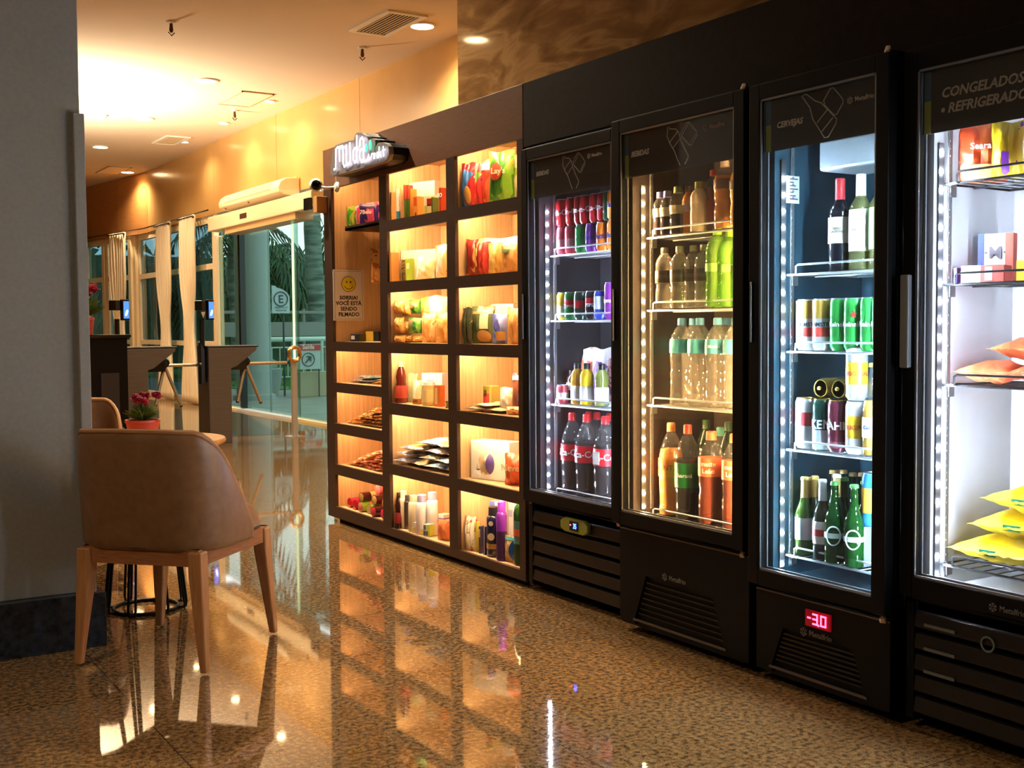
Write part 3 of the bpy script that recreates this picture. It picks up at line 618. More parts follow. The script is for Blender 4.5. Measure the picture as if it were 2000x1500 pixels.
def cooler(name, label, y0, y1, Xd, zb, racks, col, head, icon, linerm, base, handle='bar', xr=.1, xbase=2.80, yl=None, beads=True, railm=None, z1=1.985, dark=False, wall=.065, power=9, band=1.76, dborder=(.045, .05), stripes=True):
    """y1 is the far (left) side, y0 the near (right) side"""
    t = thing(name, label, 'cooler', (3.0, (y0+y1)/2, 0))
    th = .045; xi = Xd+th+.004; xb = 3.235
    c = MB().box(xi, xb, y1-.03, y1, .03, z1).box(xi, xb, y0, y0+.03, .03, z1).box(xb-.02, xb, y0, y1, .03, z1).box(xi, xb, y0, y1, z1-.02, z1).box(xi, xb, y0, y1, .03, zb+.01)
    c.build('cabinet', M_black, t, smooth=False)
    L = MB().box(xi+.004, 3.19, y1-wall, y1-.031, zb+.012, z1-.03).box(xi+.004, 3.19, y0+.031, y0+wall, zb+.012, z1-.03).box(3.19, 3.213, y0+.031, y1-.031, zb+.012, z1-.03).box(xi+.004, 3.19, y0+wall, y1-wall, zb+.011, zb+.022).box(xi+.004, 3.19, y0+wall, y1-wall, z1-.05, z1-.03)
    L.build('interior_liner', linerm, t, smooth=False)
    for y in (y1-wall-.006, y0+wall+.002):
        r = MB(); 
        r.box(Xd+xr+.035, Xd+xr+.05, y, y+.004, zb+.05, z1-.1)
        z = zb+.07
        while z < z1-.15:
            r.box(Xd+xr+.038, Xd+xr+.047, y-.002, y+.006, z, z+.006); z += .022
        r.build('shelf_rail', railm or M_alu, t, smooth=False)
    # door
    dz0, dz1 = zb, z1-.003; bs, bt = dborder
    d = thing('door', None, None, (Xd, (y0+y1)/2, zb)); d.parent = t; d.matrix_parent_inverse = PMAT[t.name].inverted()
    MB().box(Xd, Xd+th, y1-bs, y1, dz0, dz1).box(Xd, Xd+th, y0, y0+bs, dz0, dz1).box(Xd, Xd+th, y0+bs, y1-bs, dz1-bt, dz1).box(Xd, Xd+th, y0+bs, y1-bs, dz0, dz0+bt).build('door_frame', M_black, d, smooth=False, bevel=.003)
    g = MB().box(Xd+.012, Xd+.018, y0+bs, y1-bs, dz0+bt, dz1-bt).build('door_glass', glassy('cooler_glass', (.93, .95, .96, 1), .01, haze=.03, hazecol=S(190, 200, 215)), d, smooth=False)  # bluish haze mixed into the glass stands in for LED glow
    k = MB(); a0, a1, b0, b1 = y0+bs, y1-bs, dz0+bt, dz1-bt; w_ = .006
    for xx in (Xd+.004, Xd+.036):
        k.box(xx, xx+.005, a0, a0+w_, b0, b1).box(xx, xx+.005, a1-w_, a1, b0, b1).box(xx, xx+.005, a0, a1, b0, b0+w_).box(xx, xx+.005, a0, a1, b1-w_, b1)
    k.build('door_gasket', mat('grey_gasket', S(150, 152, 155), .3, .4), d, smooth=False)
    MB().box(Xd+.02, Xd+.023, a0+w_, a1-w_, band, b1-w_).build('header_film', glassy('smoked_film', (.035, .032, .03, 1), .02, haze=.88, hazecol=S(66, 55, 48)), d, smooth=False)
    yc = (a0+a1)/2; hh = (b1-band)/2*.86; zc = (b1+band)/2; X = Xd+.019
    if icon:
        b = MB()
        for st in icon: b.tube([(X, yc+.005-px_*.115*1.15, zc+pz*hh) for px_, pz in st], .0019, 5)
        b.build('header_drawing', M_line, d)
    for s_, yy, zz, sz in head:
        text(s_, sz, M_line, d, 'header_lettering', world_M=at(X, a1-yy, band+zz), align='LEFT', shear=.22, bold=.001)
    if stripes:
        MB().box(X, X+.001, a1-.034, a1-.012, zc, b1-w_).build('header_stripe', mat('stripe_blue', S(40, 90, 130), .5), d, smooth=False)
        MB().box(X, X+.001, a1-.034, a1-.012, band, zc).build('header_stripe', mat('stripe_green', S(150, 165, 50), .5), d, smooth=False)
    if handle == 'bar': MB().box(Xd-.008, Xd, y1-.02, y1-.012, 1.14, 1.34).build('handle', M_alu, d, smooth=False, bevel=.002)
    elif handle == 'plate': MB().box(Xd-.018, Xd, y1-.036, y1-.006, 1.07, 1.34).build('handle', mat('grey_handle_plate', S(140, 145, 150), .4), d, smooth=False, bevel=.004)
    for zz in (z1+.004, zb-.012):
        MB().lathe(Xd+.02, y0+.018, [(.012, -.012), (.013, .0), (.008, .014)], 10, z0=zz).box(Xd+.01, Xd+.07, y0+.006, y0+.026, zz-.004, zz+.002).build('hinge', M_chrome, t, smooth=False)
    # LED strips behind the door edge
    M_bead = mat('led_bead_%s' % name[:4]+str(round(col[2], 2)), col, .4, emit=col, es=power*30)
    for y, sgn in ((y1-wall-.004, -1), (y0+wall+.004, 1)):
        st = MB().box(Xd+xr-.011, Xd+xr+.011, y-.003, y+.003, zb+.05, band-.02).build('led_channel', mat('led_channel_%.2f' % col[2], S(48, 48, 50), .5), t, smooth=False)
        b = MB(); z = zb+.06
        while z < band-.03: b.ball((Xd+xr, y+sgn*.004, z), .0065, 6, 3, sc=(1, .6, 1.1)); z += .0535
        bb = b.build('led_beads', M_bead, t); bb['kind'] = 'stuff'
    for z in racks: rack(t, Xd+xr+.02, y0+wall+.006, y1-wall-.006, z, dark)
    # machine compartment
    zt = zb-.022; xf = xbase
    if base == 'slats':
        MB().box(xf+.03, xi, y0+.01, y1-.01, .03, zt).build('base_box', M_blackgloss, t, smooth=False)
        s = MB(); n = 5; hz = (zt-.06)/n
        for ya_, yb2 in ((y0+.004, y0+.03), (y1-.03, y1-.004)): MB().box(xf, xf+.03, ya_, yb2, .03, zt).build('base_side_trim', M_black, t, smooth=False)
        for k in range(n):
            z = .045+hz*k
            MB().prism([(xf, z+hz*.12), (xf+.006, z+hz*.80), (xf+.028, z+hz*.86), (xf+.03, z+hz*.0), (xf+.012, z)], y0+.03, y1-.03, 1).build('louvre_slat', noisemat('dark_slat', [(.3, S(28, 22, 20)), (.7, S(34, 27, 24))], nscale=9, rough=.32), t, smooth=False, bevel=.002)
    else:
        MB().box(xf+.02, xi+.02, y0+.006, y1-.006, .03, zt).build('base_box', M_blackgloss, t, smooth=False)
        # front panel with a trapezoid grille opening
        ya, yb_ = y0+.006, y1-.006; L_ = yb_-ya; o1, o2 = ya+L_*.17, yb_-L_*.13; t1, t2 = ya+L_*.26, yb_-L_*.22; zo0, zo1 = .07, .24 if zt > .35 else .20
        p = MB()
        p.prism([(ya, .04), (ya, zt), (t1, zt), (t1, zo1), (o1, zo0), (o1, .04)], xf, xf+.02, 0)
        p.prism([(yb_, .04), (o2, .04), (o2, zo0), (t2, zo1), (t2, zt), (yb_, zt)], xf, xf+.02, 0)
        p.prism([(t1, zo1), (t1, zt), (t2, zt), (t2, zo1)], xf, xf+.02, 0)
        p.build('base_panel', M_black, t, smooth=False)
        s = MB(); n = 7
        for k in range(n):
            z = zo0+.012+(zo1-zo0-.02)*k/n; q = (z-zo0)/(zo1-zo0)
            s.box(xf+.006, xf+.018, o1+(t1-o1)*q+.004, o2-(o2-t2)*q-.004, z, z+.006)
        s.build('vent_slat', M_blackgloss, t, smooth=False)
        MB().box(xf-.004, xf+.004, o1-.01, o2+.01, .055, .062).build('base_strip', mat('dull_metal_strip', S(120, 108, 96), .35, .7), t, smooth=False)
        MB().box(xf-.002, xf+.001, ya, yb_, zt-.004, zt).build('panel_edge', mat('dull_metal_strip', S(120, 108, 96), .35, .7), t, smooth=False)
    return t
LN = noisemat('dark_liner', [(.3, S(44, 42, 46)), (.7, S(52, 50, 54))], nscale=8, rough=.28)
LN3 = noisemat('dark_liner_blue', [(.3, S(36, 66, 80)), (.7, S(46, 78, 92))], nscale=8, rough=.25)
LN4 = noisemat('frosted_white_liner', [(.3, S(214, 218, 222)), (.7, S(232, 234, 238))], scale=(1, 1, .25), nscale=8, rough=.45)
COOLW = S(215, 228, 255); COOL3 = S(205, 235, 255); AMB = S(255, 205, 135)
c1 = cooler('drinks_cooler', 'black glass door cooler nearest the shelves, five louvres and green controller at its base', 3.655, 4.362, 2.80, .415, [1.51, 1.22, .845, .44], COOLW, [('BEBIDAS', .05, .105, .026)], ICON_BOT+ICON_CAN, LN, 'slats', xbase=2.83, power=17, xr=.092)
logo(2.818, 3.87, 1.895, .02, c1, M_line)
c2 = cooler('drinks_cooler', 'black cooler with warm amber lit interior and BEBIDAS header', 2.862, 3.59, 2.72, .43, [1.535, 1.255, .887, .455], AMB, [('BEBIDAS', .05, .085, .028)], ICON_BOT+ICON_CAN, noisemat('dark_liner_warm', [(.3, S(62, 52, 46)), (.7, S(72, 60, 52))], nscale=8, rough=.3), 'panel', xbase=2.755, power=30, xr=.1, dborder=(.05, .05))
logo(2.738, 3.07, 1.885, .022, c2, mat('amber_line', S(150, 105, 60), .5)); logo(2.753, 3.31, .258, .026, c2)
c3 = cooler('beer_cooler', 'black cooler with blue white light, CERVEJAS header and red digits below', 2.262, 2.832, 2.715, .335, [1.362, 1.107, .78, .425], COOL3, [('CERVEJAS', .06, .08, .026)], [[(x*1.15, y) for x, y in st] for st in ICON_BEER]+[[(x*.9, y*1.02) for x, y in st] for st in ICON_CAN[:1]], LN3, 'panel', xbase=2.75, power=20, xr=.088, dborder=(.047, .05), handle='bar')
logo(2.733, 2.42, 1.87, .02, c3, M_line); logo(2.748, 2.61, .208, .026, c3)
c4 = cooler('freezer', 'black cooler cropped by the right edge, white lining, CONGELADOS E REFRIGERADOS header', 1.49, 2.245, 2.76, .40, [1.60, 1.31, 1.018, .49], S(225, 236, 255), [('CONGELADOS', .068, .106, .038), ('e', .068, .062, .024), ('REFRIGERADOS', .09, .062, .038)], None, LN4, 'slats', xbase=2.79, handle='plate', dark=True, power=24, xr=.078, band=1.738, dborder=(.045, .06))
logo(2.757, 1.93, .425, .022, c4)
# controllers
b = MB(); pr = [(3.985+.10*math.cos(a)*(1), .347+.03*math.sin(a)) for a in [x*PI/16 for x in range(32)]]
pr = [(y_ if False else y_, z_) for y_, z_ in pr]
MB().prism([(4.055, .377), (4.085, .36), (4.085, .33), (4.055, .315), (3.915, .315), (3.885, .33), (3.885, .36), (3.915, .377)][::-1], 2.812, 2.832, 0).build('controller', mat('olive_green_controller', S(140, 145, 50), .4), c1, bevel=.004)
MB().box(2.809, 2.813, 3.95, 4.01, .327, .366).build('controller_display', M_blackgloss, c1, smooth=False)
M_blue = mat('blue_digits', S(60, 90, 255), .5, emit=S(60, 90, 255), es=5); M_red = mat('red_digits', S(255, 60, 90), .5, emit=S(255, 40, 70), es=9)
text('35', .032, M_blue, c1, 'display_digits', world_M=at(2.807, 3.97, .347), sx=.8)
MB().ball((2.808, 4.002, .35), .003, 6, 4).build('display_dot', M_red, c1)
MB().box(2.744, 2.751, 2.495, 2.60, .232, .285).build('controller_display', mat('dark_red_display', S(70, 5, 12), .3, emit=S(120, 0, 15), es=.35), c3, smooth=False)
def seg7(mb, digit, x, y, z, w_, h_, t_):
    segs = {'3': 'abcdg', '0': 'abcdef', '-': 'g', '.': 'p'}[digit]
    R_ = {'a': (0, w_, h_-t_, h_), 'd': (0, w_, 0, t_), 'g': (0, w_, (h_-t_)/2, (h_+t_)/2), 'b': (w_-t_, w_, h_/2, h_), 'c': (w_-t_, w_, 0, h_/2), 'e': (0, t_, 0, h_/2), 'f': (0, t_, h_/2, h_), 'p': (-t_*.6, t_*.4, -t_*.3, t_*.7)}
    for s_ in segs:
        a = R_[s_]; mb.box(x-.001, x, y-a[1], y-a[0], z+a[2], z+a[3])
b = MB(); seg7(b, '-', 2.743, 2.59, .243, .014, .034, .005); seg7(b, '3', 2.743, 2.568, .241, .022, .036, .005); seg7(b, '.', 2.743, 2.542, .241, .02, .036, .006); seg7(b, '0', 2.743, 2.535, .241, .024, .036, .005)
b.build('display_digits', M_red, c3, smooth=False)
# freezer dial and painted glints on its base slats
MB().tube([(2.785, 1.965+.02*math.cos(a), .31+.02*math.sin(a)) for a in [x*PI/10 for x in range(20)]], .003, 6, closed=True).build('dial', mat('dial_grey', S(120, 135, 135), .4), c4)
for z in (.315, .245, .178): MB().box(2.783, 2.79, 2.07, 2.175, z, z+.009).build('slat_highlight_strip', mat('slat_glint', S(120, 122, 122), .4, .5), c4, smooth=False)
# evaporator cover and price notice in the beer cooler
MB().box(2.9, 3.1, 2.32, 2.70, 1.70, 1.80).build('evaporator_cover', mat('light_metal', S(165, 172, 178), .35, .3), c3, smooth=False, bevel=.01)
pn = thing('price_notice', 'small white printed notice on the side wall of the beer cooler', 'notice', (2.86, 2.765, 1.6))
MB().box(2.815, 2.875, 2.7605, 2.7625, 1.6, 1.69).build('notice_sheet', M_white, pn, smooth=False)
b = MB()
for k in range(7): b.box(2.83, 2.868-.01*(k % 3), 2.7595, 2.7605, 1.612+k*.011, 1.616+k*.011)
b.build('notice_print', mat('blue_grey_ink', S(60, 75, 100), .6), pn, smooth=False)
# ------------------------------------------------------------------ product builders
def pxof(x, y): return 1000+FPX*(x*math.cos(YAW)-y*math.sin(YAW))/depth(x, y)
def ycyl(L, X, r):
    y = 4.0
    for _ in range(12): y = on(0, X, L+r*FPX/depth(X, y), 650).y
    return y
PROF = {
 'soda': [(.7, 0), (.92, .01), (1, .05), (.93, .12), (.97, .28), (1, .36), (1, .6), (.96, .66), (.74, .78), (.45, .87), (.3, .9), (.3, .925)],
 'pet': [(.75, 0), (.95, .01), (1, .04), (1, .3), (.9, .36), (1, .42), (1, .72), (.85, .8), (.5, .88), (.36, .9), (.36, .925)],
 'water': [(.8, 0), (1, .02), (1, .1), (.94, .13), (1, .16), (.94, .22), (1, .26), (.94, .32), (1, .36), (.9, .42), (.98, .52), (1, .6), (1, .72), (.9, .79), (.55, .88), (.3, .92), (.3, .94)],
 'juice': [(.8, 0), (1, .02), (1, .4), (.93, .46), (1, .52), (1, .7), (.8, .79), (.52, .84), (.48, .87)],
 'beer': [(.85, 0), (1, .015), (1, .5), (.9, .58), (.55, .68), (.4, .76), (.36, .95), (.42, .96), (.42, .975)],
 'wine': [(.85, 0), (1, .015), (1, .6), (.93, .66), (.6, .73), (.4, .78), (.38, .97)],
 'sauce': [(.85, 0), (1, .02), (.95, .3), (.7, .5), (.78, .62), (.6, .78), (.35, .86), (.35, .89)],
 'jar': [(.9, 0), (1, .02), (1, .8), (.92, .86), (.92, .88)],
 'shampoo': [(.9, 0), (1, .02), (1, .75), (.9, .8), (.6, .83)],
}
CAPZ = {'soda': (.905, 1, .34), 'pet': (.905, 1, .42), 'water': (.92, 1, .36), 'juice': (.86, 1, .55), 'beer': (.955, 1, .45), 'wine': (.76, 1, .44), 'sauce': (.87, 1, .4), 'jar': (.87, 1, 1.02), 'shampoo': (.82, 1, .75)}
def interp(prof, z):
    for (r0, a), (r1, b) in zip(prof[:-1], prof[1:]):
        if a <= z <= b: return r0+(r1-r0)*(z-a)/max(b-a, 1e-6)
    return prof[-1][0]
M_clear = glassy('clear_plastic', (.90, .93, .94, 1), .2, haze=.12, hazecol=S(225, 235, 240))
M_clearw = glassy('clear_plastic_warm', (.95, .92, .88, 1), .5, haze=.15, hazecol=S(240, 230, 215))
M_pet = glassy('thin_clear_plastic', (.93, .93, .93, 1), .15, haze=.03, hazecol=S(230, 230, 225))
def shiny(c, rough=.18, coat=.5): return mat('gloss_%d_%d_%d_%d' % (c[0], c[1], c[2], rough*100), S(*c), rough, coat=coat)
def bottle(kind, name, label, cat, pos, r, h, shell, liq=None, fill=.8, cap=(200, 30, 30), lab=None, lz=(.4, .62), txt=None, tc=(245, 245, 245), group=None, rz=-PI/2+.5, ts=.5, labm=None, band=None, foilcap=None, tilt=None):
    x, y, z = pos; t = thing(name, label, cat, pos, rz, group)
    if liq is not None and shell in (M_clear, M_clearw): shell = M_pet
    if tilt: t.rotation_euler = (tilt[0], tilt[1], rz)
    P = PROF[kind]; n = 18
    sm_ = shell if hasattr(shell, 'node_tree') else shiny(shell)
    MB().lathe(0, 0, [(a*r, b*h) for a, b in P], n).build('bottle_body', sm_, t, world=False)
    if liq is not None:
        pr = [(a*r*.965, max(b, .012)*h) for a, b in P if b < fill]; pr.append((interp(P, fill)*r*.965, fill*h))
        MB().lathe(0, 0, pr, n).build('drink', liq if hasattr(liq, 'node_tree') else shiny(liq, .12), t, world=False)
    c0, c1_, cr = CAPZ[kind]
    MB().lathe(0, 0, [(cr*r*1.02, c0*h), (cr*r, (c0+.01)*h), (cr*r*.97, (c1_-.01)*h), (cr*r*.8, c1_*h)], 14).build('bottle_cap', shiny(cap, .35, .1), t, world=False)
    if lab is not None:
        zz = [lz[0]+(lz[1]-lz[0])*k/6 for k in range(7)]
        lb = MB().lathe(0, 0, [(interp(P, q)*r*1.012+.0004, q*h) for q in zz], n).build('label', labm or shiny(lab, .4, .1), t, world=False)
        if band: MB().lathe(0, 0, [(interp(P, q)*r*1.02+.0008, q*h) for q in (lz[0]+(lz[1]-lz[0])*.35, lz[0]+(lz[1]-lz[0])*.65)], n).build('label_band', shiny(band, .4, .1), t, world=False)
        if txt:
            s_ = (lz[1]-lz[0])*h*ts; rr = max(interp(P, q) for q in zz)*r*1.03+.001
            for q, line_ in enumerate(txt.split('\n')):
                text(line_, s_, shiny(tc, .4, .1), t, 'label_lettering', loc=(0, 0, (lz[0]+lz[1])/2*h-s_*q*1.05+s_*.5*(len(txt.split('\n'))-1)), wrap=rr, bold=s_*.012)
    return t
def can(label, pos, col, lab=None, h=.122, r=.033, txt=None, tc=(240, 240, 245), name='drink_can', group=None, body=None, rz=-PI/2+.5, ts=.03, lidc=None, lying=None, extra=None):
    t = thing(name, label, 'can', pos, rz, group)
    if lying is not None: t.rotation_euler = lying
    m = body or mat('can_%d_%d_%d' % col, S(*col), .28, .35, coat=.3)
    MB().lathe(0, 0, [(r*.78, 0), (r*.8, .003), (r, .012), (r, h-.014), (r*.86, h-.003)], 20).build('can_body', m, t, world=False)
    MB().lathe(0, 0, [(r*.86, h-.003), (r*.87, h), (r*.8, h), (r*.78, h-.004)], 20).ball((0, .008, h-.003), .008, 8, 4, sc=(.8, 1.3, .3)).build('can_lid', mat('lid_%s' % (lidc,), S(*(lidc or (185, 188, 192))), .3, .8), t, world=False)
    if lab is not None: MB().lathe(0, 0, [(r*1.006, h*lab[0]), (r*1.006, h*lab[1])], 20).build('can_print', mat('print_%d_%d_%d' % lab[2], S(*lab[2]), .35, .1), t, world=False)
    if extra: extra(t, r, h)
    if txt: text(txt, ts, mat('ink_%d_%d_%d' % tc, S(*tc), .4), t, 'can_lettering', loc=(0, 0, h*.5), wrap=r*1.01, bold=ts*.02)
    return t
def fitw(L, R, X, th, dd):
    """left end of the front at pixel L on plane X; returns left corner and width so the right end shows at R"""
    y1 = on(0, X, L, 650).y; sx, sy = math.sin(th), -math.cos(th); bx, by = math.cos(th), math.sin(th)
    lo, hi = .012, .7
    for _ in range(30):
        w_ = (lo+hi)/2; p = max(pxof(X+sx*w_, y1+sy*w_), pxof(X+sx*w_+bx*dd, y1+sy*w_+by*dd))
        if p < R: lo = w_
        else: hi = w_
    return y1, (lo+hi)/2
WALLS = ((4.435, 5.014), (5.098, 5.781), (5.872, 6.541))
def snug(L, X):
    """keep an item inside its cubby: move it forward until its left end clears the upright"""
    if L > 1030: return X
    y1 = on(0, X, L, 650).y
    for a, b in WALLS:
        if a < on(0, 2.83, L+3, 650).y < b+.05 and y1 > b:
            lo, hi = 2.834, X
            for _ in range(20):
                m_ = (lo+hi)/2
                if on(0, m_, L, 650).y > b: hi = m_
                else: lo = m_
            return lo
    return X
def carton(name, label, L, R, top, X, z, col, th=0, dd=.05, cat='box', parts=(), txt=None, ts=.03, tc=(255, 255, 255), m=None, group=None, tz=.5, h=None, rot=0):
    X = snug(L, X); y1, w_ = fitw(L, R, X, th, dd)
    h = h or max(on(0, X, L, top).z-z, .02)
    rz = -PI/2+th; t = thing(name, label, cat, (X+math.sin(th)*w_/2, y1-math.cos(th)*w_/2, z), rz, group)
    MB().box(-w_/2, w_/2, 0, dd, 0, h).build('box_body', m or shiny(col, .45, .1), t, world=False, smooth=False, bevel=.002)
    for (u0, u1, v0, v1, c) in parts:      # printed panels in unit coordinates of the front; side follows round the corner
        MB().box(-w_/2+w_*u0-.0006*(u0 == 0), -w_/2+w_*u1+.0008*(u1 == 1), -.0008, dd+.0008 if u1 == 1 else .001, h*v0, h*v1).build('printed_panel', shiny(c, .45, .1), t, world=False, smooth=False)
    if txt: text(txt, ts, shiny(tc, .45, .1), t, 'box_lettering', loc=(0, -.0022, h*tz), bold=ts*.015)
    return t
def pillow_mb(w_, h, T, seed=0, crimp=.05, flat=False, nu=14, nv=14, slump=0):
    rnd = random.Random(seed); ph = [rnd.uniform(0, 6.28) for _ in range(8)]
    def surf(sg):
        def fn(u, v):
            su = math.sin(PI*min(max((u), 0), 1)); vv = min(max((v-crimp)/(1-2*crimp), 0), 1); sv = math.sin(PI*vv)
            th = T/2*(max(su, 0)**.55)*(max(sv, 0)**.5)
            wr = .10*T*math.sin(u*11+ph[0]+v*5)*math.sin(v*13+ph[1])*su*sv+.06*T*math.sin(u*23+ph[2])*su
            shr = 1-.06*(sv)*1-.02*math.sin(v*17+ph[3])
            x = (u-.5)*w_*shr; y = sg*th+wr*(1 if sg < 0 else .6)
            if v < crimp or v > 1-crimp: y = .004*math.sin(u*40)*T*8
            z = v*h+.02*h*math.sin(u*7+ph[4])*v
            y += slump*T*math.sin(v*PI*1.2+ph[5])
            return (x, y, z) if not flat else (x, z-h/2, y+T*.5)
        return fn
    b = MB(); b.grid(surf(-1), nu, nv); n = len(b.v); g = MB(); g.grid(surf(1), nu, nv)
    b.add(g.v, [f[::-1] for f in g.f]); return b
def pouch(name, label, L, R, top, X, z, m, th=.5, T=.05, cat='bag', txt=None, ts=.04, tc=(255, 255, 255), group=None, tz=.55, parts=(), seed=None, tilt=0, h=None, spot=None):
    X = snug(L, X); y1, w_ = fitw(L, R, X, th, .0)
    h = h or max(on(0, X, L, top).z-z, .04); seed = seed if seed is not None else int(L*7+top)
    rz = -PI/2+th; t = thing(name, label, cat, (X+math.sin(th)*w_/2+math.cos(th)*T*.5, y1-math.cos(th)*w_/2+math.sin(th)*T*.5, z), rz, group)
    if tilt: t.rotation_euler = (tilt, 0, rz)
    bm_ = pillow_mb(w_, h, T, seed); zmin = min(p[2] for p in bm_.v); bm_.v = [(p[0], p[1], p[2]-zmin) for p in bm_.v]
    bm_.build('bag_body', m, t, world=False)
    for (u0, u1, v0, v1, c) in parts:
        def fn(u, v):
            U = u0+(u1-u0)*u; V = v0+(v1-v0)*v; q = T/2*(math.sin(PI*U)**.55)*(math.sin(PI*min(max((V-.05)/.9, 0), 1))**.5)
            return ((U-.5)*w_*.95, -q*1.22-.0015, V*h)
        MB().grid(fn, 8, 6).build('printed_patch', shiny(c, .35, .2), t, world=False)
    if spot:
        u0, v0, ru, rv, c = spot
        def fn2(u, v):
            a = u*2*PI; rr = v; U = min(max(u0+ru*rr*math.cos(a), .03), .97); V = min(max(v0+rv*rr*math.sin(a), .06), .94); q = T/2*(math.sin(PI*U)**.55)*(math.sin(PI*min(max((V-.05)/.9, 0), 1))**.5)
            return ((U-.5)*w_*.95, -q*1.25-.002, V*h)
        MB().grid(fn2, 20, 4).build('printed_emblem', shiny(c, .35, .2), t, world=False)
    if txt: text(txt, ts, shiny(tc, .35, .2), t, 'bag_lettering', loc=(0, -T*.66-.003, h*tz), bold=ts*.02)
    return t
def pile(name, label, cat, group, xr_, yr_, z, nx, ny, layers, size, cols, jit=.35, T=None, yaw=0):
    """flat packs heaped in overlapping layers"""
    w_, l_, t_ = size; k = 0
    for q in range(layers):
        fx = 1-.0*q/layers; n_x = max(1, nx); n_y = max(1, ny-q)
        for i in range(n_x):
            for j in range(n_y):
                x = xr_[0]+(xr_[1]-xr_[0])*(i+.5)/n_x+random.uniform(-.006, .006)
                y = yr_[0]+(yr_[1]-yr_[0])*(j+.5)/ny+random.uniform(-.006, .006)
                c = cols[(k*5+q) % len(cols)]; k += 1
                b = pillow_mb(w_, l_, t_, k*3+q, .06, True, 8, 8)
                o = b.build(name, foil(*c, 40) if isinstance(c[0], tuple) else shiny(c, .35, .3))
                o.location = (x, y, z+q*t_*.98); o.rotation_euler = (random.uniform(-.05, .05), random.uniform(-.05, .05), yaw+random.uniform(-jit, jit))
                tag(o, label, cat, group)
# ------------------------------------------------------------------ drinks cooler next to the shelves
G = 'drink cans in the first cooler'
z = 1.515; X = 2.952
def CP(L, X, z, r=.033):
    if L < 1030:
        wy = next((b for a, b in WALLS if on(0, 2.83, L+4, 650).y > a-.04 and on(0, 2.83, L+4, 650).y < b+.05), 9)
        while X > 2.836+r and ycyl(L, X, r)+r > wy: X -= .004
        return (X, min(ycyl(L, X, r), wy-r), z)
    y = ycyl(L, X, r)
    for lim, wy in () if L < 1030 else ((1206, 4.288), (1464, 3.518), (1740, 2.76)):
        if L < lim: y = min(y, wy-r); break
    return (X, y, z)
cans = [((222, 90, 110), 'rose red can at the left end of the first cooler top rack', None), ((215, 70, 88), 'rose red can, second from left in the bottom row of the top rack', None), ((40, 150, 75), 'green can between red and purple on the top rack', None), ((120, 60, 165), 'purple grape soda can beside the green one', 'Fanta'), ((240, 130, 30), 'orange soda can right of the purple can on the top rack', 'Fanta'), ((242, 140, 35), 'orange soda can cut by the door edge in the bottom row', 'Fanta')]
for (c, lb, tx), L in zip(cans, (1085, 1104, 1124, 1144, 1165, 1186)): can(lb, CP(L, X, z), c, txt=tx, lab=(.25, .55, tuple(min(255, int(v*.6+110)) for v in c)) if tx is None and c[0] > 200 else None, tc=(40, 50, 140), ts=.03)
top = [(1087, (205, 30, 40)), (1106, (200, 28, 38)), (1122, (185, 25, 35)), (1133, (205, 30, 40)), (1152, (195, 26, 36)), (1167, (200, 40, 45))]
nm = ['first red can at the left of the stacked upper row', 'second red can of the stacked upper row', 'third red can of the stacked upper row, partly hidden', 'red can standing on the green can', 'red can standing on the purple can', 'dull red can before the green one, upper row']
for (L, c), lb in zip(top, nm): can(lb, CP(L, X, z+.124), c, txt='Coca-Cola', ts=.034, rz=-PI/2+.4)
can('narrow green can in the upper row beside the orange can', CP(1178, X, z+.124), (50, 120, 70)); can('orange can standing highest at the door edge of the top rack', CP(1187, X-.01, z+.124), (240, 135, 30), txt='Fanta', tc=(40, 50, 140))
z = 1.226
for L, c, lb, tx, pr in ((1083, (220, 190, 60), 'yellow can at the left end of the second rack', None, (.1, .5, (235, 225, 190))), (1102, (30, 120, 60), 'green guaraná can with a red print on the second rack', 'Antarctica', (.45, .72, (200, 40, 50))), (1121, (30, 60, 50), 'dark green can with red print on the second rack', None, (.4, .68, (195, 40, 55))), (1143, (28, 28, 40), 'black can with red and blue print on the second rack', 'PEPSI', (.58, .76, (200, 30, 45)))):
    can(lb, CP(L, X, z), c, lab=pr, txt=tx, ts=.02)
can('blue and white can near the right of the second rack', CP(1160, X, z), (40, 70, 180), lab=(.35, .8, (190, 205, 220))); can('tall purple can at the right end of the second rack', CP(1180, X, z, .034), (130, 50, 150), h=.155, txt='Monster', ts=.026)
z = .85
for k, (L, c) in enumerate(((1107, (235, 120, 70)), (1128, (230, 90, 60)), (1150, (110, 60, 140)))):
    pouch('sachet', ('tall orange sachet standing at the back left of the third rack', 'middle orange red sachet at the back of the third rack', 'purple sachet at the back of the third rack')[k], L, L+38, 680, 3.05, z, foil(c, (230, 225, 225), c, 9), th=.5, T=.03, tilt=-.1)
can('small pink can at the left of the third rack', CP(1079, 2.945, z, .028), (215, 90, 100), h=.085, r=.028, lab=(.3, .6, (240, 220, 220)))
bottle('juice', 'juice_bottle', 'small brown bottle with white label beside the pink can', 'bottle', CP(1096, 3.0, z, .025), .025, .15, (70, 40, 30), cap=(30, 30, 30), lab=(225, 220, 215))
for L, c, lb in ((1113, (190, 140, 40), 'amber juice bottle with black cap on the third rack'), (1131, (225, 190, 40), 'bright yellow juice bottle with black cap on the third rack'), (1160, (120, 130, 60), 'olive juice bottle with dark cap behind the sandwich wedge')):
    bottle('juice', 'juice_bottle', lb, 'bottle', CP(L, 2.975, z, .033), .031, .185, c, cap=(30, 32, 34), lab=(228, 224, 218), lz=(.12, .45))
sw = thing('sandwich_pack', 'clear wedge pack with a sandwich leaning on the third rack', 'food pack', (2.95, 3.84, z), -PI/2+.5)
MB().prism([(-.09, 0), (.1, 0), (.1, .13)], 0, .07, 1).build('pack_shell', M_clear, sw, world=False, smooth=False)
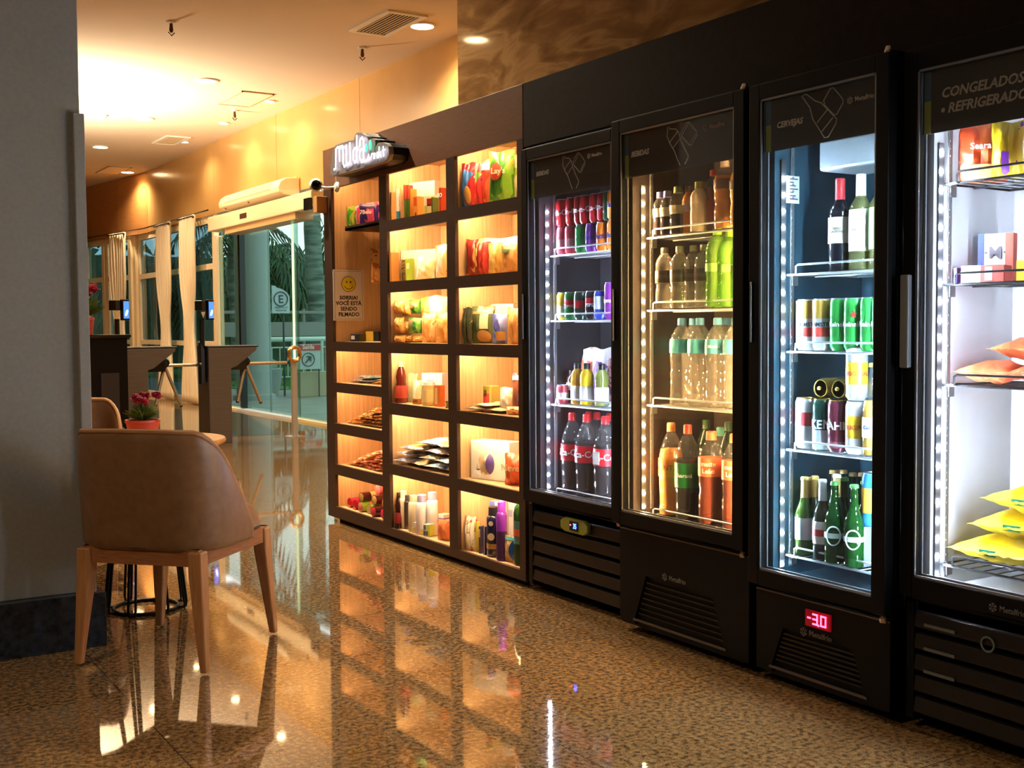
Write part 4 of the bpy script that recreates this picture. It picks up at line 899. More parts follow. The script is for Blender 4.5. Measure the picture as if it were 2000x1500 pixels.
MB().prism([(-.06, .008), (.09, .008), (.09, .105)], .008, .062, 1).build('sandwich', noisemat('bread_filling', [(.4, S(225, 205, 150)), (.55, S(190, 160, 90))], scale=(1, 12, 1), nscale=8), sw, world=False, smooth=False)
MB().prism([(.02, .085), (.09, .127), (.09, .1), (.03, .066)], -.002, .0, 1).build('pack_sticker', shiny((235, 200, 50)), sw, world=False, smooth=False)
mg = thing('candy_jar', 'small jar with mottled brown candy at the right of the third rack', 'jar', CP(1186, 3.06, z), 0)
MB().lathe(0, 0, [(.03, 0), (.033, .01), (.033, .2), (.028, .21)], 16).build('jar_body', foil((90, 50, 50), (170, 120, 120), (60, 40, 45), 50), mg, world=False)
z = .445
DARK = (28, 12, 10)
for L, X_, lb in ((1074, 2.975, 'two litre cola bottle at the far left of the cooler floor'), (1122, 2.975, 'two litre cola bottle in the middle of the front row'), (1158, 2.972, 'two litre cola bottle at the right with a price ticket on it')):
    t = bottle('soda', 'cola_bottle', lb, 'bottle', CP(L, X_, z, .052), .052, .365, M_clear, DARK, .66, (225, 40, 40), (205, 25, 35), (.42, .62), 'Coca-Cola', ts=.55, rz=-PI/2+.55)
    if 'ticket' in lb: MB().lathe(0, 0, [(0, 0)], 3) if 0 else None
for L, X_, lb in ((1104, 3.07, 'cola bottle behind, between the left and middle ones'), (1143, 3.08, 'cola bottle behind the middle one'), (1168, 3.09, 'cola bottle peeking behind the ticketed bottle')):
    bottle('soda', 'cola_bottle', lb, 'bottle', CP(L, X_, z, .052), .05, .365, M_clear, DARK, .66, (215, 38, 38), (200, 25, 35), (.42, .62))
tk = MB().box(-.02, .02, -.056, -.054, .16, .215); o = thing('price_ticket', 'small white ticket stuck on the right cola bottle', 'ticket', CP(1158, 2.972, z, .052), -PI/2+.1)
tk.build('ticket_paper', shiny((225, 220, 205), .5, 0), o, world=False, smooth=False)
# ------------------------------------------------------------------ warm cooler
z = 1.542; X = 2.875
for L, lb in ((1268, 'dark grape juice bottle with lilac cap at the left of the warm cooler'), (1289, 'dark grape juice bottle with lilac cap, second from the left')):
    bottle('juice', 'juice_bottle', lb, 'bottle', CP(L, X, z, .03), .03, .17, M_clearw, (52, 30, 38), .5, (130, 125, 190), (225, 210, 185), (.42, .62))
bottle('juice', 'juice_bottle', 'dark juice bottle with moss green cap on the warm top rack', 'bottle', CP(1308, X, z, .034), .034, .18, M_clearw, (45, 32, 32), .5, (120, 135, 80), (215, 205, 165), (.42, .6))
bottle('juice', 'juice_bottle', 'slim orange juice bottle with brown cap on the warm top rack', 'bottle', CP(1332, X+.02, z, .026), .026, .18, (225, 140, 35), None, .6, (120, 75, 55), (190, 170, 190), (.45, .62))
bottle('juice', 'juice_bottle', 'milky bottle with yellow green cap on the warm top rack', 'bottle', CP(1348, X, z, .036), .036, .185, (232, 205, 165), None, .6, (190, 190, 50), None)
bottle('pet', 'tea_bottle', 'brown tea bottle with coral cap on the warm top rack', 'bottle', CP(1377, X+.03, z, .03), .03, .225, M_clearw, (150, 75, 40), .72, (225, 90, 55), (180, 85, 50), (.15, .5))
bottle('pet', 'juice_bottle', 'large orange drink bottle with clear neck and dark label', 'bottle', CP(1394, X, z, .04), .04, .245, M_clearw, (240, 150, 45), .78, (215, 195, 170), (110, 70, 45), (.58, .73))
bottle('pet', 'juice_bottle', 'yellow orange bottle at the frame edge of the warm top rack', 'bottle', CP(1425, X-.01, z, .04), .04, .24, M_clearw, (240, 175, 45), .8, (230, 180, 50), (100, 70, 50), (.55, .68))
z = 1.262
for k, L in enumerate((1280, 1309, 1336, 1356)):
    bottle('pet', 'water_bottle', ('clear bottle with dark drop label at the left of the second warm rack', 'clear bottle with dark label, second on the second warm rack', 'clear bottle with dark label, third on the second warm rack', 'clear bottle with dark label beside the green bottles')[k], 'bottle', CP(L, X+(.02 if k > 1 else 0), z, .036), .036, .235, M_clearw, None, .5, (185, 170, 150), (70, 58, 50), (.42, .62), group=None, band=(90, 80, 70))
for k, L in enumerate((1378, 1402, 1427)):
    bottle('pet', 'soda_bottle', ('tall light green soda bottle with lime cap, leftmost of three', 'light green soda bottle in the middle of three', 'light green soda bottle at the frame edge')[k], 'bottle', CP(L, X+.01*k, z, .045), .045, .29-.012*k, glassy('green_plastic', S(190, 225, 120), .05, haze=.35, hazecol=S(150, 200, 80)), shiny((150, 185, 70)) if 0 else None, .5, (150, 200, 40), (130, 180, 80), (.45, .55))
z = .895; X = 2.9
for k, L in enumerate((1308, 1343, 1377, 1412)):
    bottle('water', 'water_bottle', ('large water bottle with blue cap, first from the left', 'large water bottle with blue cap, second in the front row', 'large water bottle with blue cap, third in the front row', 'large water bottle with blue cap at the door frame')[k], 'bottle', CP(L, X, z, .047), .047, .33, M_clearw, None, .5, (100, 165, 205), (85, 175, 190), (.6, .76), 'Minalba' if k == 2 else None, ts=.3)
for L, lb in ((1326, 'water bottle in the back row behind the first two'), (1395, 'water bottle in the back row near the door frame')):
    bottle('water', 'water_bottle', lb, 'bottle', CP(L, X+.12, z, .047), .047, .33, M_clearw, None, .5, (90, 150, 190), (80, 160, 175), (.6, .76))
z = .46; X = 2.895
bottle('soda', 'soda_bottle', 'two litre orange soda bottle at the left of the warm cooler floor', 'bottle', CP(1276, X+.01, z, .049), .049, .36, M_clearw, (238, 150, 70), .72, (235, 150, 90), (225, 130, 60), (.42, .62), 'FANTA', (150, 90, 50), ts=.4)
bottle('soda', 'soda_bottle', 'dark guaraná soda bottle with green label and red cap', 'bottle', CP(1318, X, z, .049), .049, .36, M_clearw, (30, 16, 10), .64, (215, 70, 50), (30, 105, 45), (.34, .6), 'Guaraná', (235, 240, 230), ts=.22)
for L, lb, c in ((1357, 'dark green bottle behind, between guaraná and tea', (60, 90, 50)), (1400, 'dark bottle behind the tea bottles', (60, 85, 55))):
    bottle('soda', 'soda_bottle', lb, 'bottle', CP(L, X+.16, z, .045), .045, .365, (38, 50, 30), None, .6, c, (50, 80, 40), (.4, .6))
bottle('soda', 'soda_bottle', 'bottle with teal cap in the back of the warm cooler floor', 'bottle', CP(1384, X+.1, z, .045), .045, .35, M_clearw, (120, 60, 30), .6, (90, 165, 150), None)
for L, lb in ((1364, 'iced tea bottle with coral label and cap in the front'), (1410, 'iced tea bottle with coral label cut by the door frame')):
    bottle('pet', 'tea_bottle', lb, 'bottle', CP(L, X, z, .048), .048, .345, M_clearw, (140, 50, 22), .6, (240, 130, 90), (225, 110, 70), (.52, .72), 'matte\nLeão', (240, 235, 210), ts=.36, rz=-PI/2+.6)
# ------------------------------------------------------------------ beer cooler
z = 1.368; X = 2.90
bottle('wine', 'wine_bottle', 'red wine bottle with red capsule and cream label', 'bottle', CP(1617, X, z, .037), .037, .30, (14, 16, 26), None, .5, (190, 45, 50), (226, 220, 200), (.3, .58), 'TERRAS\nNACIONAL', (120, 110, 100), ts=.12)
bottle('wine', 'wine_bottle', 'white wine bottle with white capsule and tall white label', 'bottle', CP(1657, X, z, .037), .037, .305, glassy('wine_glass', S(190, 190, 130), .08, haze=.3, hazecol=S(150, 150, 100)), None, .5, (205, 212, 225), (235, 235, 232), (.2, .63), 'PORTENO', (120, 125, 130), ts=.07)
bottle('wine', 'wine_bottle', 'wine bottle with green and white label at the frame edge', 'bottle', CP(1696, X, z, .037), .037, .31, glassy('wine_glass', S(190, 190, 130), .08, haze=.3, hazecol=S(150, 150, 100)), None, .5, (190, 200, 110), (160, 200, 110), (.2, .62), labm=None, band=None)
z = 1.113; X = 2.865
for k, L in enumerate((1537, 1563, 1587)):
    t = can(('gold and white beer can with red print, leftmost in the second rack', 'gold and white beer can, second from left', 'gold and white beer can beside the green ones')[k], CP(L, X, z), (232, 232, 232), h=.168, lab=(.62, .97, (200, 160, 70)), txt='AMSTEL', tc=(50, 55, 60), ts=.018, name='beer_can', rz=-PI/2+.65)
    MB().lathe(0, 0, [(.0335, .045), (.0335, .075)], 20).build('can_stripe', shiny((225, 80, 70), .35, .1), t, world=False)
for k, L in enumerate((1621, 1648, 1680, 1702)):
    t = can(('green beer can at the left of the green group', 'green beer can with a red star, centre of the group', 'green beer can right of the red star', 'green beer can cut by the frame')[k], CP(L, X, z), (50, 160, 70), h=.168, txt='Heineken', ts=.022, name='beer_can', rz=-PI/2+.65)
    if k == 1:
        st = [(.013*(1 if q % 2 == 0 else .42)*math.sin(q*PI/5), .115+.013*(1 if q % 2 == 0 else .42)*math.cos(q*PI/5)) for q in range(10)]
        MB().prism(st, -.0355, -.033, 1).build('red_star', shiny((205, 40, 40), .4, .1), t, world=False, smooth=False)
z = .787; X = 2.865
GT = (210, 175, 80)
can('silver beer can with red print at the left of the third rack', CP(1533, X, z), (205, 205, 208), h=.168, lab=(.5, .75, (205, 90, 100)), name='beer_can', lidc=GT); can('silver and red beer can, second on the third rack', CP(1558, X, z), (215, 215, 218), h=.168, lab=(.45, .72, (200, 60, 65)), name='beer_can', lidc=GT)
can('dark green and white beer can with a big white word', CP(1588, X, z), (22, 70, 60), h=.168, lab=(.02, .4, (210, 218, 222)), txt='KEN', ts=.04, name='beer_can', lidc=GT); can('wine red beer can on the third rack', CP(1618, X, z), (110, 42, 58), h=.168, txt='BRAHMA', ts=.036, name='beer_can', lidc=GT, lab=(.08, .2, (150, 80, 95)))
for k, zz in enumerate((z, z+.17)):
    can(('yellow and white can standing below its twin', 'yellow and white can stacked on top of its twin')[k], CP(1653, X, zz, .034), (225, 225, 225), h=.168, r=.034, lab=(.3, .72, (240, 195, 50)), txt=('ORIGINAL', 'ORIGINAL')[0], tc=(205, 90, 60), ts=.02, name='beer_can', rz=-PI/2+.65)
bottle('beer', 'beer_bottle', 'golden clear glass beer bottle at the right of the third rack', 'bottle', CP(1686, X-.01, z, .032), .032, .29, M_clear, (215, 165, 60), .6, (200, 175, 90), (225, 225, 220), (.2, .42), 'Corona', (40, 60, 130), ts=.25)
for L, lb in ((1602, 'can lying on its side with golden end, left of two'), (1637, 'can lying on its side with golden end, right of two')):
    p = CP(L, X+.03, z+.168+.033); 
    can(lb, (X+.15, p[1], z+.168+.0345), (200, 165, 80), h=.165, r=.033, name='beer_can', lidc=GT, rz=0, lying=(0, -PI/2, .0))
z = .432; X = 2.885
GF = (215, 180, 100)
bl = [(1533, X, 'green beer bottle with gold foil neck at the far left', (24, 42, 20), GF, (200, 200, 205), .255), (1555, X-.03, 'lime tinted beer bottle with gold foil, second from left', (60, 85, 24), GF, (190, 195, 195), .26), (1575, X, 'green bottle with gold foil and silver label, third', (30, 50, 20), GF, (195, 200, 200), .262),
      (1590, X-.04, 'beer bottle with white foil neck and white red label', (22, 34, 18), (225, 225, 228), (228, 226, 226), .262), (1618, X+.02, 'beer bottle with white foil neck behind the green ones', (22, 34, 18), (215, 218, 222), None, .275)]
for L, x, lb, c, f_, la, h_ in bl:
    t = bottle('beer', 'beer_bottle', lb, 'bottle', CP(L, x, z, .031), .031, h_, c, None, .5, f_, la, (.2, .48), group=None, rz=-PI/2+.6, band=(190, 50, 55) if 'red label' in lb else None)
    MB().lathe(0, 0, [(.0155, h_*.66), (.0135, h_*.76), (.0125, h_*.95)], 14).build('foil_neck', mat('foil_%d' % f_[0], S(*f_), .35, .5), t, world=False)
for L, x, lb in ((1613, X-.05, 'bare green glass beer bottle with round emblem, left of two'), (1651, X-.05, 'bare green glass beer bottle with round emblem, right of two'), (1632, X+.05, 'green glass beer bottle just behind the emblem pair'), (1672, X+.04, 'green glass beer bottle behind, near the frame')):
    t = bottle('beer', 'beer_bottle', lb, 'bottle', CP(L, x, z, .032), .032, .262, glassy('green_glass', S(40, 110, 50), .12, haze=.55, hazecol=S(22, 70, 24)), None, .5, (80, 140, 70), None, rz=-PI/2+.6)
    if 'emblem' in lb and 'behind' not in lb:
        MB().tube([(.022*math.cos(a)*1.0, -.034+abs(math.cos(a))*.008, .09+.03*math.sin(a)) for a in [q*PI/12 for q in range(24)]], .0025, 5, closed=True).build('emblem_ring', shiny((215, 225, 220), .4, .1), t, world=False)
        MB().lathe(0, 0, [(.0328, .082), (.0328, .098)], 18).build('label_band', shiny((200, 215, 205), .4, .1), t, world=False)
for k, (L, x) in enumerate(((1598, X+.12), (1612, X+.14), (1632, X+.15), (1650, X+.12), (1668, X+.14), (1560, X+.13), (1580, X+.15), (1684, X+.1))):
    t = bottle('beer', 'beer_bottle', 'green bottle with gold cap standing in the back rows of the beer cooler', 'bottle', CP(L, x, z, .03), .03, .27, (20, 36, 18), None, .5, (190, 150, 90), None, group='beer bottles in the back rows')
can('tall blue can with orange label beside the green bottles', CP(1686, X-.0, z+.13, .033), (60, 140, 205), h=.168, lab=(.25, .72, (235, 160, 60)), name='beer_can'); carton('carton_pack', 'grey carton under the tall blue can', 1684, 1706, 1012, X-.04, z, (120, 125, 135), 0, .06, h=.128)
# ------------------------------------------------------------------ freezer
z = 1.606
pouch('frozen_bag', 'red orange frozen bag with white word at the left of the freezer top rack', 1826, 1928, 250, 2.9, z, foil((225, 80, 35), (235, 110, 50), (240, 170, 90), 7), th=.6, T=.06, txt='Seara', ts=.026, parts=((.1, .9, .06, .3, (235, 175, 105)),), tz=.6)
pouch('frozen_bag', 'yellow and purple frozen bag beside the red one', 1928, 1992, 238, 2.89, z, foil((240, 200, 30), (245, 215, 60), (120, 50, 150), 9), th=.5, T=.07, parts=((.35, .6, .05, .45, (110, 45, 150)),)); pouch('frozen_bag', 'yellow frozen bag cropped by the picture edge on the top rack', 1988, 2050, 225, 2.88, z, foil((240, 195, 25), (235, 120, 60), (245, 215, 60), 9), th=.4, T=.07)
z = 1.316
carton('frozen_box', 'small blue and white box at the left of the second freezer rack', 1853, 1868, 524, 2.9, z, (225, 228, 235), 0, .04, parts=((.55, 1, 0, 1, (50, 60, 160)),)); carton('frozen_box', 'flat red and grey box lying on the second freezer rack', 1870, 1968, 520, 2.9, z, (215, 85, 75), .35, .08, parts=((0, .45, 0, 1, (205, 205, 205)), (.55, .72, .1, .9, (190, 200, 200))))
carton('frozen_box', 'upright white box with blue left side and red right side', 1908, 1985, 458, 2.99, z, (232, 232, 235), .35, .05, parts=((0, .18, 0, 1, (50, 70, 160)), (.78, 1, 0, 1, (225, 110, 90))), txt='·M·', ts=.05, tc=(110, 110, 120), tz=.6); carton('frozen_box', 'yellow and white box at the right crop of the second rack', 1984, 2040, 450, 2.93, z, (235, 225, 205), .3, .06, parts=((0, 1, 0, .4, (240, 200, 60)),))
z = 1.024
OR = foil((232, 95, 50), (240, 120, 70), (245, 160, 110), 8)
for x, y, zz, lb in ((2.985, 2.09, z, 'orange frozen pack at the left of the third freezer rack'), (2.985, 1.915, z, 'orange frozen pack with printed white word on the third rack'), (3.0, 1.98, z+.068, 'orange frozen pack lying on top of the others')):
    t = thing('frozen_pack', lb, 'food pack', (x, y, zz), -PI/2+.03)
    pillow_mb(.17, .2, .066, int(y*100), .05, True).build('pack_body', OR, t, world=False)
    if 'word' in lb: text('seara', .03, M_white, t, 'pack_lettering', loc=(0, -.098, .034))
z = .5
YL = foil((235, 195, 20), (245, 210, 50), (250, 225, 110), 5); YL2 = foil((235, 190, 15), (245, 215, 60), (215, 90, 70), 5)
lay = [(3.0, 2.045, 0, .04, 'yellow frozen bag lying at the bottom left of the freezer'), (3.02, 1.79, 0, -.05, 'yellow frozen bag at the bottom centre of the freezer'), (3.0, 1.66, .075, .1, 'yellow frozen bag at the bottom right of the freezer'), (3.04, 2.0, .075, .12, 'yellow frozen bag in the second layer, left'), (3.03, 1.70, .15, .05, 'yellow frozen bag with red corner in the second layer'), (3.05, 1.96, .15, -.05, 'pale topped yellow bag in the third layer'), (3.05, 1.72, .225, .1, 'yellow frozen bag at the top right of the heap')]
for k, (x, y, dz, a, lb) in enumerate(lay):
    t = thing('frozen_bag', lb, 'bag', (x, y, z+dz), a-PI/2)
    pillow_mb(.25, .27, .085, k+40, .05, True, 16, 16).build('bag_body', YL2 if k % 2 else YL, t, world=False)
    MB().box(-.02, .03, -.128, -.122, .035, .052).build('printed_patch', shiny((30, 130, 100), .4, .1), t, world=False, smooth=False)
# ------------------------------------------------------------------ shelf unit, left column
z = 1.80
def FP(*a, sc=14): return foil(*a, sc)
pouch('candy_bag', 'green candy bag leftmost on the dark tray', 676, 694, 403, 2.93, z, FP((60, 150, 50), (180, 200, 70), (220, 140, 60)), th=.5, T=.03)
pouch('candy_bag', 'pale blue and white candy bag behind the green one', 689, 702, 402, 2.96, z, FP((90, 150, 210), (220, 225, 235), (60, 110, 190)), th=.5, T=.02)
pouch('candy_bag', 'pink candy bag between blue and purple bags', 698, 710, 404, 2.94, z, FP((225, 70, 110), (240, 150, 160), (220, 60, 70)), th=.5, T=.02)
pouch('candy_bag', 'large purple and pink candy bag with white lettering', 702, 737, 396, 2.92, z, FP((60, 40, 130), (225, 90, 140), (235, 100, 120), sc=9), th=.65, T=.04, txt='7Belo', ts=.034, parts=((.05, .95, .78, .94, (50, 35, 110)),), tz=.6)
pouch('candy_bag', 'purple topped candy bag partly behind the divider', 733, 752, 393, 2.96, z, FP((70, 45, 140), (235, 110, 140), (240, 220, 60)), th=.5, T=.03)
hb_ = pouch('snack_bag', 'hanging bag of caramel snacks seen beside the divider', 724, 748, 499, 2.99, 1.47, FP((190, 110, 50), (230, 170, 90), (60, 40, 90)), th=.6, T=.03, h=.2)
z = 1.113
carton('candy_box', 'black box lying on the cubby floor below the smiley notice', 684, 716, 652, 2.9, z, (25, 25, 35), .7, .1, parts=((.1, .5, .3, .8, (210, 210, 220)),), h=.045); carton('candy_box', 'yellow and black box beside the black one', 706, 745, 652, 3.02, z, (225, 180, 60), .7, .1, parts=((.6, 1, 0, 1, (25, 25, 30)),), h=.06)
z = .863
pile('candy_pack', 'blue clear candy pack in a loose heap in the left column second row', 'candy', 'blue candy packs', (2.93, 3.1), (6.25, 6.5), z, 2, 3, 2, (.1, .12, .022), [((110, 130, 190), (190, 200, 225), (200, 90, 120)), ((90, 120, 200), (90, 180, 90), (210, 215, 225))])
pile('snack_bar', 'orange or yellow wrapped bar in the left column second row', 'snack bar', 'bars on the second row', (2.9, 3.08), (5.9, 6.2), z, 1, 5, 3, (.16, .045, .018), [((235, 160, 60), (245, 200, 90), (90, 60, 50)), ((230, 90, 60), (240, 190, 90), (220, 160, 60)), ((160, 190, 80), (235, 190, 90), (200, 120, 50))], .2, yaw=.1)
z = .614
CC = [((225, 180, 110), (60, 35, 30), (200, 150, 90)), ((90, 40, 35), (220, 180, 120), (170, 50, 45)), ((235, 200, 140), (200, 160, 90), (80, 50, 40)), ((200, 70, 50), (230, 180, 110), (90, 50, 40))]
pile('snack_bar', 'brown and tan chocolate bar heaped in the left column middle row', 'snack bar', 'chocolate bars in the middle row', (2.88, 3.12), (5.9, 6.5), z, 2, 8, 6, (.12, .055, .02), CC, .45)
z = .361
C2 = [((235, 170, 120), (220, 90, 80), (240, 210, 160)), ((225, 110, 90), (240, 200, 150), (200, 60, 60)), ((240, 205, 150), (230, 130, 90), (120, 60, 40)), ((245, 220, 180), (215, 80, 70), (230, 160, 100))]
pile('snack_bar', 'red and cream wafer bar heaped in the left column fourth row', 'snack bar', 'wafer bars in the fourth row', (2.88, 3.12), (5.9, 6.5), z, 2, 8, 6, (.12, .055, .02), C2, .45)
z = .1
def roll(lb, y, x, zz, r, L_, m1, m2, yaw=0, name='biscuit_roll'):
    t = thing(name, lb, 'biscuit roll', (x, y, zz), yaw)
    MB().lathe(0, 0, [(r*.7, -L_/2), (r, -L_/2+.006), (r, L_/2-.006), (r*.7, L_/2)], 14, M=Matrix.Translation((0, 0, r)) @ Matrix.Rotation(PI/2, 4, 'Y')).build('roll_body', m1, t, world=False)
    MB().lathe(0, 0, [(r*1.02, -L_/2+.004), (r*1.02, -L_/2+L_*.3)], 14, M=Matrix.Translation((0, 0, r)) @ Matrix.Rotation(PI/2, 4, 'Y')).build('roll_end', m2, t, world=False)
R1 = shiny((190, 30, 40)); R2 = shiny((60, 20, 25)); R3 = shiny((195, 165, 105)); R4 = shiny((140, 175, 50)); R5 = shiny((215, 50, 90)); R6 = shiny((225, 110, 120))
for k, (lb, y, x, zz, m1, m2) in enumerate((('red biscuit roll at the left of the lowest cubby', 6.47, 2.98, z, R1, R5), ('crimson biscuit roll, second on the lowest cubby floor', 6.37, 2.97, z, R1, R1), ('lime green ended biscuit roll', 6.27, 2.96, z, R6, R4), ('lime and yellow biscuit roll beside it', 6.17, 2.97, z, R3, R4), ('dark maroon ended biscuit roll', 6.07, 2.95, z, R5, R2), ('magenta biscuit roll by the divider', 5.96, 2.96, z, R5, R5), ('tan biscuit roll with black end on the second layer', 6.28, 2.97, z+.056, R3, R2), ('tan biscuit roll lying on the green ones', 6.14, 2.99, z+.056, R3, R2), ('pink biscuit roll on top of the heap', 6.18, 3.03, z+.11, R6, R6), ('cream biscuit roll on the second layer near the divider', 6.0, 2.99, z+.056, R3, R3))):
    roll(lb, y, x, zz, .029, .2, m1, m2, .12)
# ------------------------------------------------------------------ middle column
z = 1.786
TAN = (214, 150, 84)
carton('food_box', 'tan box standing at the far left of the middle column top cubby', 765, 776, 375, 2.9, z, TAN, .1, .06); carton('food_box', 'white box with a blue base beside the tan box', 775, 785, 368, 2.9, z, (235, 228, 220), .1, .05, parts=((0, 1, 0, .3, (50, 140, 190)),))
carton('food_box', 'pale peach box beside the blue based box', 784, 793, 367, 2.9, z, (228, 178, 130), .1, .05); carton('food_box', 'thin green box with red top, left of a pair', 792, 798, 361, 2.89, z, (70, 120, 40), 0, .03, parts=((0, 1, .6, 1, (215, 80, 60)),)); carton('food_box', 'thin green box with red top, right of a pair', 798, 804, 361, 2.89, z, (60, 110, 35), 0, .03, parts=((0, 1, .6, 1, (210, 75, 60)),))
carton('food_box', 'orange box beside the green pair', 803, 812, 368, 2.89, z, (225, 150, 60), .1, .04); carton('food_box', 'orange box with a red face and a small dark heart', 810, 832, 383, 2.89, z, (232, 160, 80), .35, .05, parts=((.1, .8, .55, .95, (215, 90, 50)), (.4, .65, .08, .25, (110, 30, 30))))
carton('food_box', 'wide pale pink box standing behind in the top cubby', 800, 862, 357, 3.05, z, (240, 205, 190), .35, .05); carton('food_box', 'cream and green cereal box with a red bowl on it', 832, 860, 382, 2.89, z, (235, 230, 190), .4, .05, parts=((0, .3, 0, .5, (190, 200, 70)), (.3, .95, .55, .85, (170, 40, 40)), (.3, .95, .48, .56, (50, 30, 25)), (.85, 1, 0, .9, (70, 100, 40)))); carton('food_box', 'red and gold box cut by the divider', 860, 882, 366, 2.9, z, (195, 75, 45), .2, .06, parts=((0, .15, 0, 1, (235, 190, 120)),), txt='SO', ts=.03, tz=.7)
z = 1.449
carton('food_box', 'tall tan box at the left of the middle column second cubby', 760, 780, 493, 2.9, z, (205, 140, 72), .3, .06); pouch('snack_bag', 'dark green nut bag beside the tall tan box', 782, 794, 507, 2.89, z, FP((60, 75, 35), (150, 110, 50), (40, 50, 30), sc=30), th=.3, T=.03)
carton('food_box', 'lime green box with pale oval', 793, 815, 505, 2.9, z, (165, 190, 60), .35, .04, parts=((.2, .7, .55, .8, (225, 225, 170)),)); carton('food_box', 'long white box standing at the back of the second cubby', 782, 862, 490, 3.07, z, (240, 225, 205), .35, .05)
pouch('snack_bag', 'large white plastic bag slumped in the second cubby', 808, 846, 500, 2.88, z, FP((250, 235, 205), (245, 215, 150), (235, 190, 110), sc=7), th=.6, T=.06, tilt=-.15); pouch('snack_bag', 'white and gold bag with spiky top by the divider', 846, 880, 478, 2.9, z, FP((250, 240, 220), (240, 205, 140), (200, 140, 60), sc=9), th=.5, T=.06)
z = 1.113
BR = FP((205, 140, 70), (225, 170, 95), (190, 120, 60), sc=10)
for L, R, tp, zz, x, lb in ((757, 778, 655, z, 2.9, 'tan bread bag at the bottom left of the bread cubby'), (776, 800, 655, z, 2.9, 'tan bread bag on the cubby floor, second'), (756, 776, 620, z+.055, 2.9, 'tan bread bag stacked in the middle left'), (775, 795, 628, z+.055, 2.91, 'tan bread bag stacked beside the green bag'), (759, 778, 588, z+.165, 2.93, 'tan bread bag at the top left'), (776, 794, 595, z+.15, 2.95, 'pale tan bread bag at the top beside the green bag')):
    pouch('bread_bag', lb, L, R, tp, x, zz, BR, th=.4, T=.06)
pouch('bread_bag', 'tan bread bag lying under the green bag', 797, 828, 655, 2.9, z, BR, th=.4, T=.06)
GRN = FP((50, 120, 50), (110, 170, 60), (150, 120, 90), sc=12)
pouch('bread_bag', 'green bread bag, lower of two', 793, 826, 621, 2.89, z+.05, GRN, th=.5, T=.05, parts=((.05, .42, .3, .9, (150, 130, 90)),)); pouch('bread_bag', 'green and brown bread bag, upper of two', 795, 819, 586, 2.92, z+.16, GRN, th=.5, T=.05, parts=((.1, .6, .4, .85, (165, 110, 80)),))
pouch('bread_bag', 'yellow bag standing behind the green bags', 814, 838, 581, 3.02, z, FP((225, 210, 70), (240, 225, 120), (200, 180, 60)), th=.5, T=.05); pouch('bread_bag', 'sliced bread bag leaning at the centre right', 818, 850, 612, 2.9, z, FP((225, 165, 95), (240, 200, 140), (215, 120, 80), sc=12), th=.6, T=.07)
pouch('bread_bag', 'bright white bag at the top right of the bread cubby', 832, 872, 578, 3.0, z, FP((250, 245, 235), (245, 235, 215), (235, 220, 200)), th=.6, T=.07); pouch('bread_bag', 'golden loaf bag by the divider in the bread cubby', 845, 880, 612, 2.89, z, FP((225, 165, 90), (235, 190, 120), (205, 140, 70)), th=.5, T=.07)
z = .779
bottle('sauce', 'sauce_bottle', 'dark red sauce bottle with pale cap in the middle column', 'bottle', CP(760, 2.93, z, .037), .037, .23, (96, 30, 22), None, .5, (235, 215, 180), (176, 62, 44), (.12, .42))
pouch('sauce_sachet', 'green topped white sachet leaning beside the sauce', 787, 806, 729, 2.93, z, FP((235, 215, 170), (200, 215, 150), (235, 180, 130)), th=.4, T=.03, tilt=-.1); pouch('sauce_sachet', 'white and peach sachet leaning, second', 800, 818, 742, 2.91, z, FP((245, 235, 220), (240, 200, 160), (235, 180, 120)), th=.4, T=.03, tilt=-.1)
carton('food_box', 'small brown box on the cubby floor before the sachets', 804, 823, 778, 2.875, z, (190, 125, 60), .3, .03, parts=((.1, .9, .3, .8, (120, 70, 40)),)); carton('food_box', 'wide white box with lilac print at the back', 818, 876, 728, 3.02, z, (245, 240, 245), .4, .08, parts=((.25, .6, .5, .75, (190, 165, 195)),))
bottle('jar', 'sauce_jar', 'cream coloured jar with white lid before the white box', 'jar', CP(823, 2.9, z, .034), .034, .125, (232, 200, 120), None, .5, (235, 228, 225), (240, 215, 150), (.15, .7)); carton('food_box', 'orange red packet with cream oval', 846, 869, 752, 2.88, z, (222, 120, 62), .3, .04, parts=((.12, .6, .12, .88, (235, 200, 130)),)); carton('food_box', 'tiny dark green packet at the divider', 868, 881, 783, 2.87, z, (90, 100, 50), .3, .03, parts=((.1, .6, .2, .8, (235, 200, 130)),))
z = .438
W1 = [((245, 240, 240), (225, 225, 240), (110, 140, 200)), ((235, 200, 140), (245, 230, 200), (90, 60, 40)), ((240, 240, 245), (120, 170, 210), (235, 225, 215)), ((235, 175, 110), (245, 225, 190), (70, 90, 160))]
for k, (x, y, dz, a) in enumerate(((2.95, 5.68, 0, .1), (2.97, 5.52, 0, -.1), (2.97, 5.34, 0, .2), (2.98, 5.19, 0, 0), (2.95, 5.66, .038, -.2), (2.98, 5.42, .038, .3), (2.97, 5.22, .038, -.15), (2.96, 5.6, .076, .1), (2.99, 5.36, .076, -.1), (3.0, 5.2, .076, .2), (3.01, 5.5, .112, .2), (3.0, 5.3, .112, -.2))):
    b = pillow_mb(.24, .17, .042, k+70, .06, True); o = b.build('snack_bag', FP(*W1[k % 4], sc=16)); o.location = (x, y, z+dz+.0); o.rotation_euler = (0, 0, a)
    tag(o, 'flat white and gold snack bag in the slumped stack, middle column fifth cubby', 'bag', 'slumped snack bags')
z = .076
bottle('sauce', 'soy_bottle', 'dark sauce bottle at the left of the middle column lowest cubby', 'bottle', CP(760, 2.9, z, .024), .024, .2, (40, 14, 14), None, .5, (30, 22, 22), (110, 25, 30), (.15, .45))
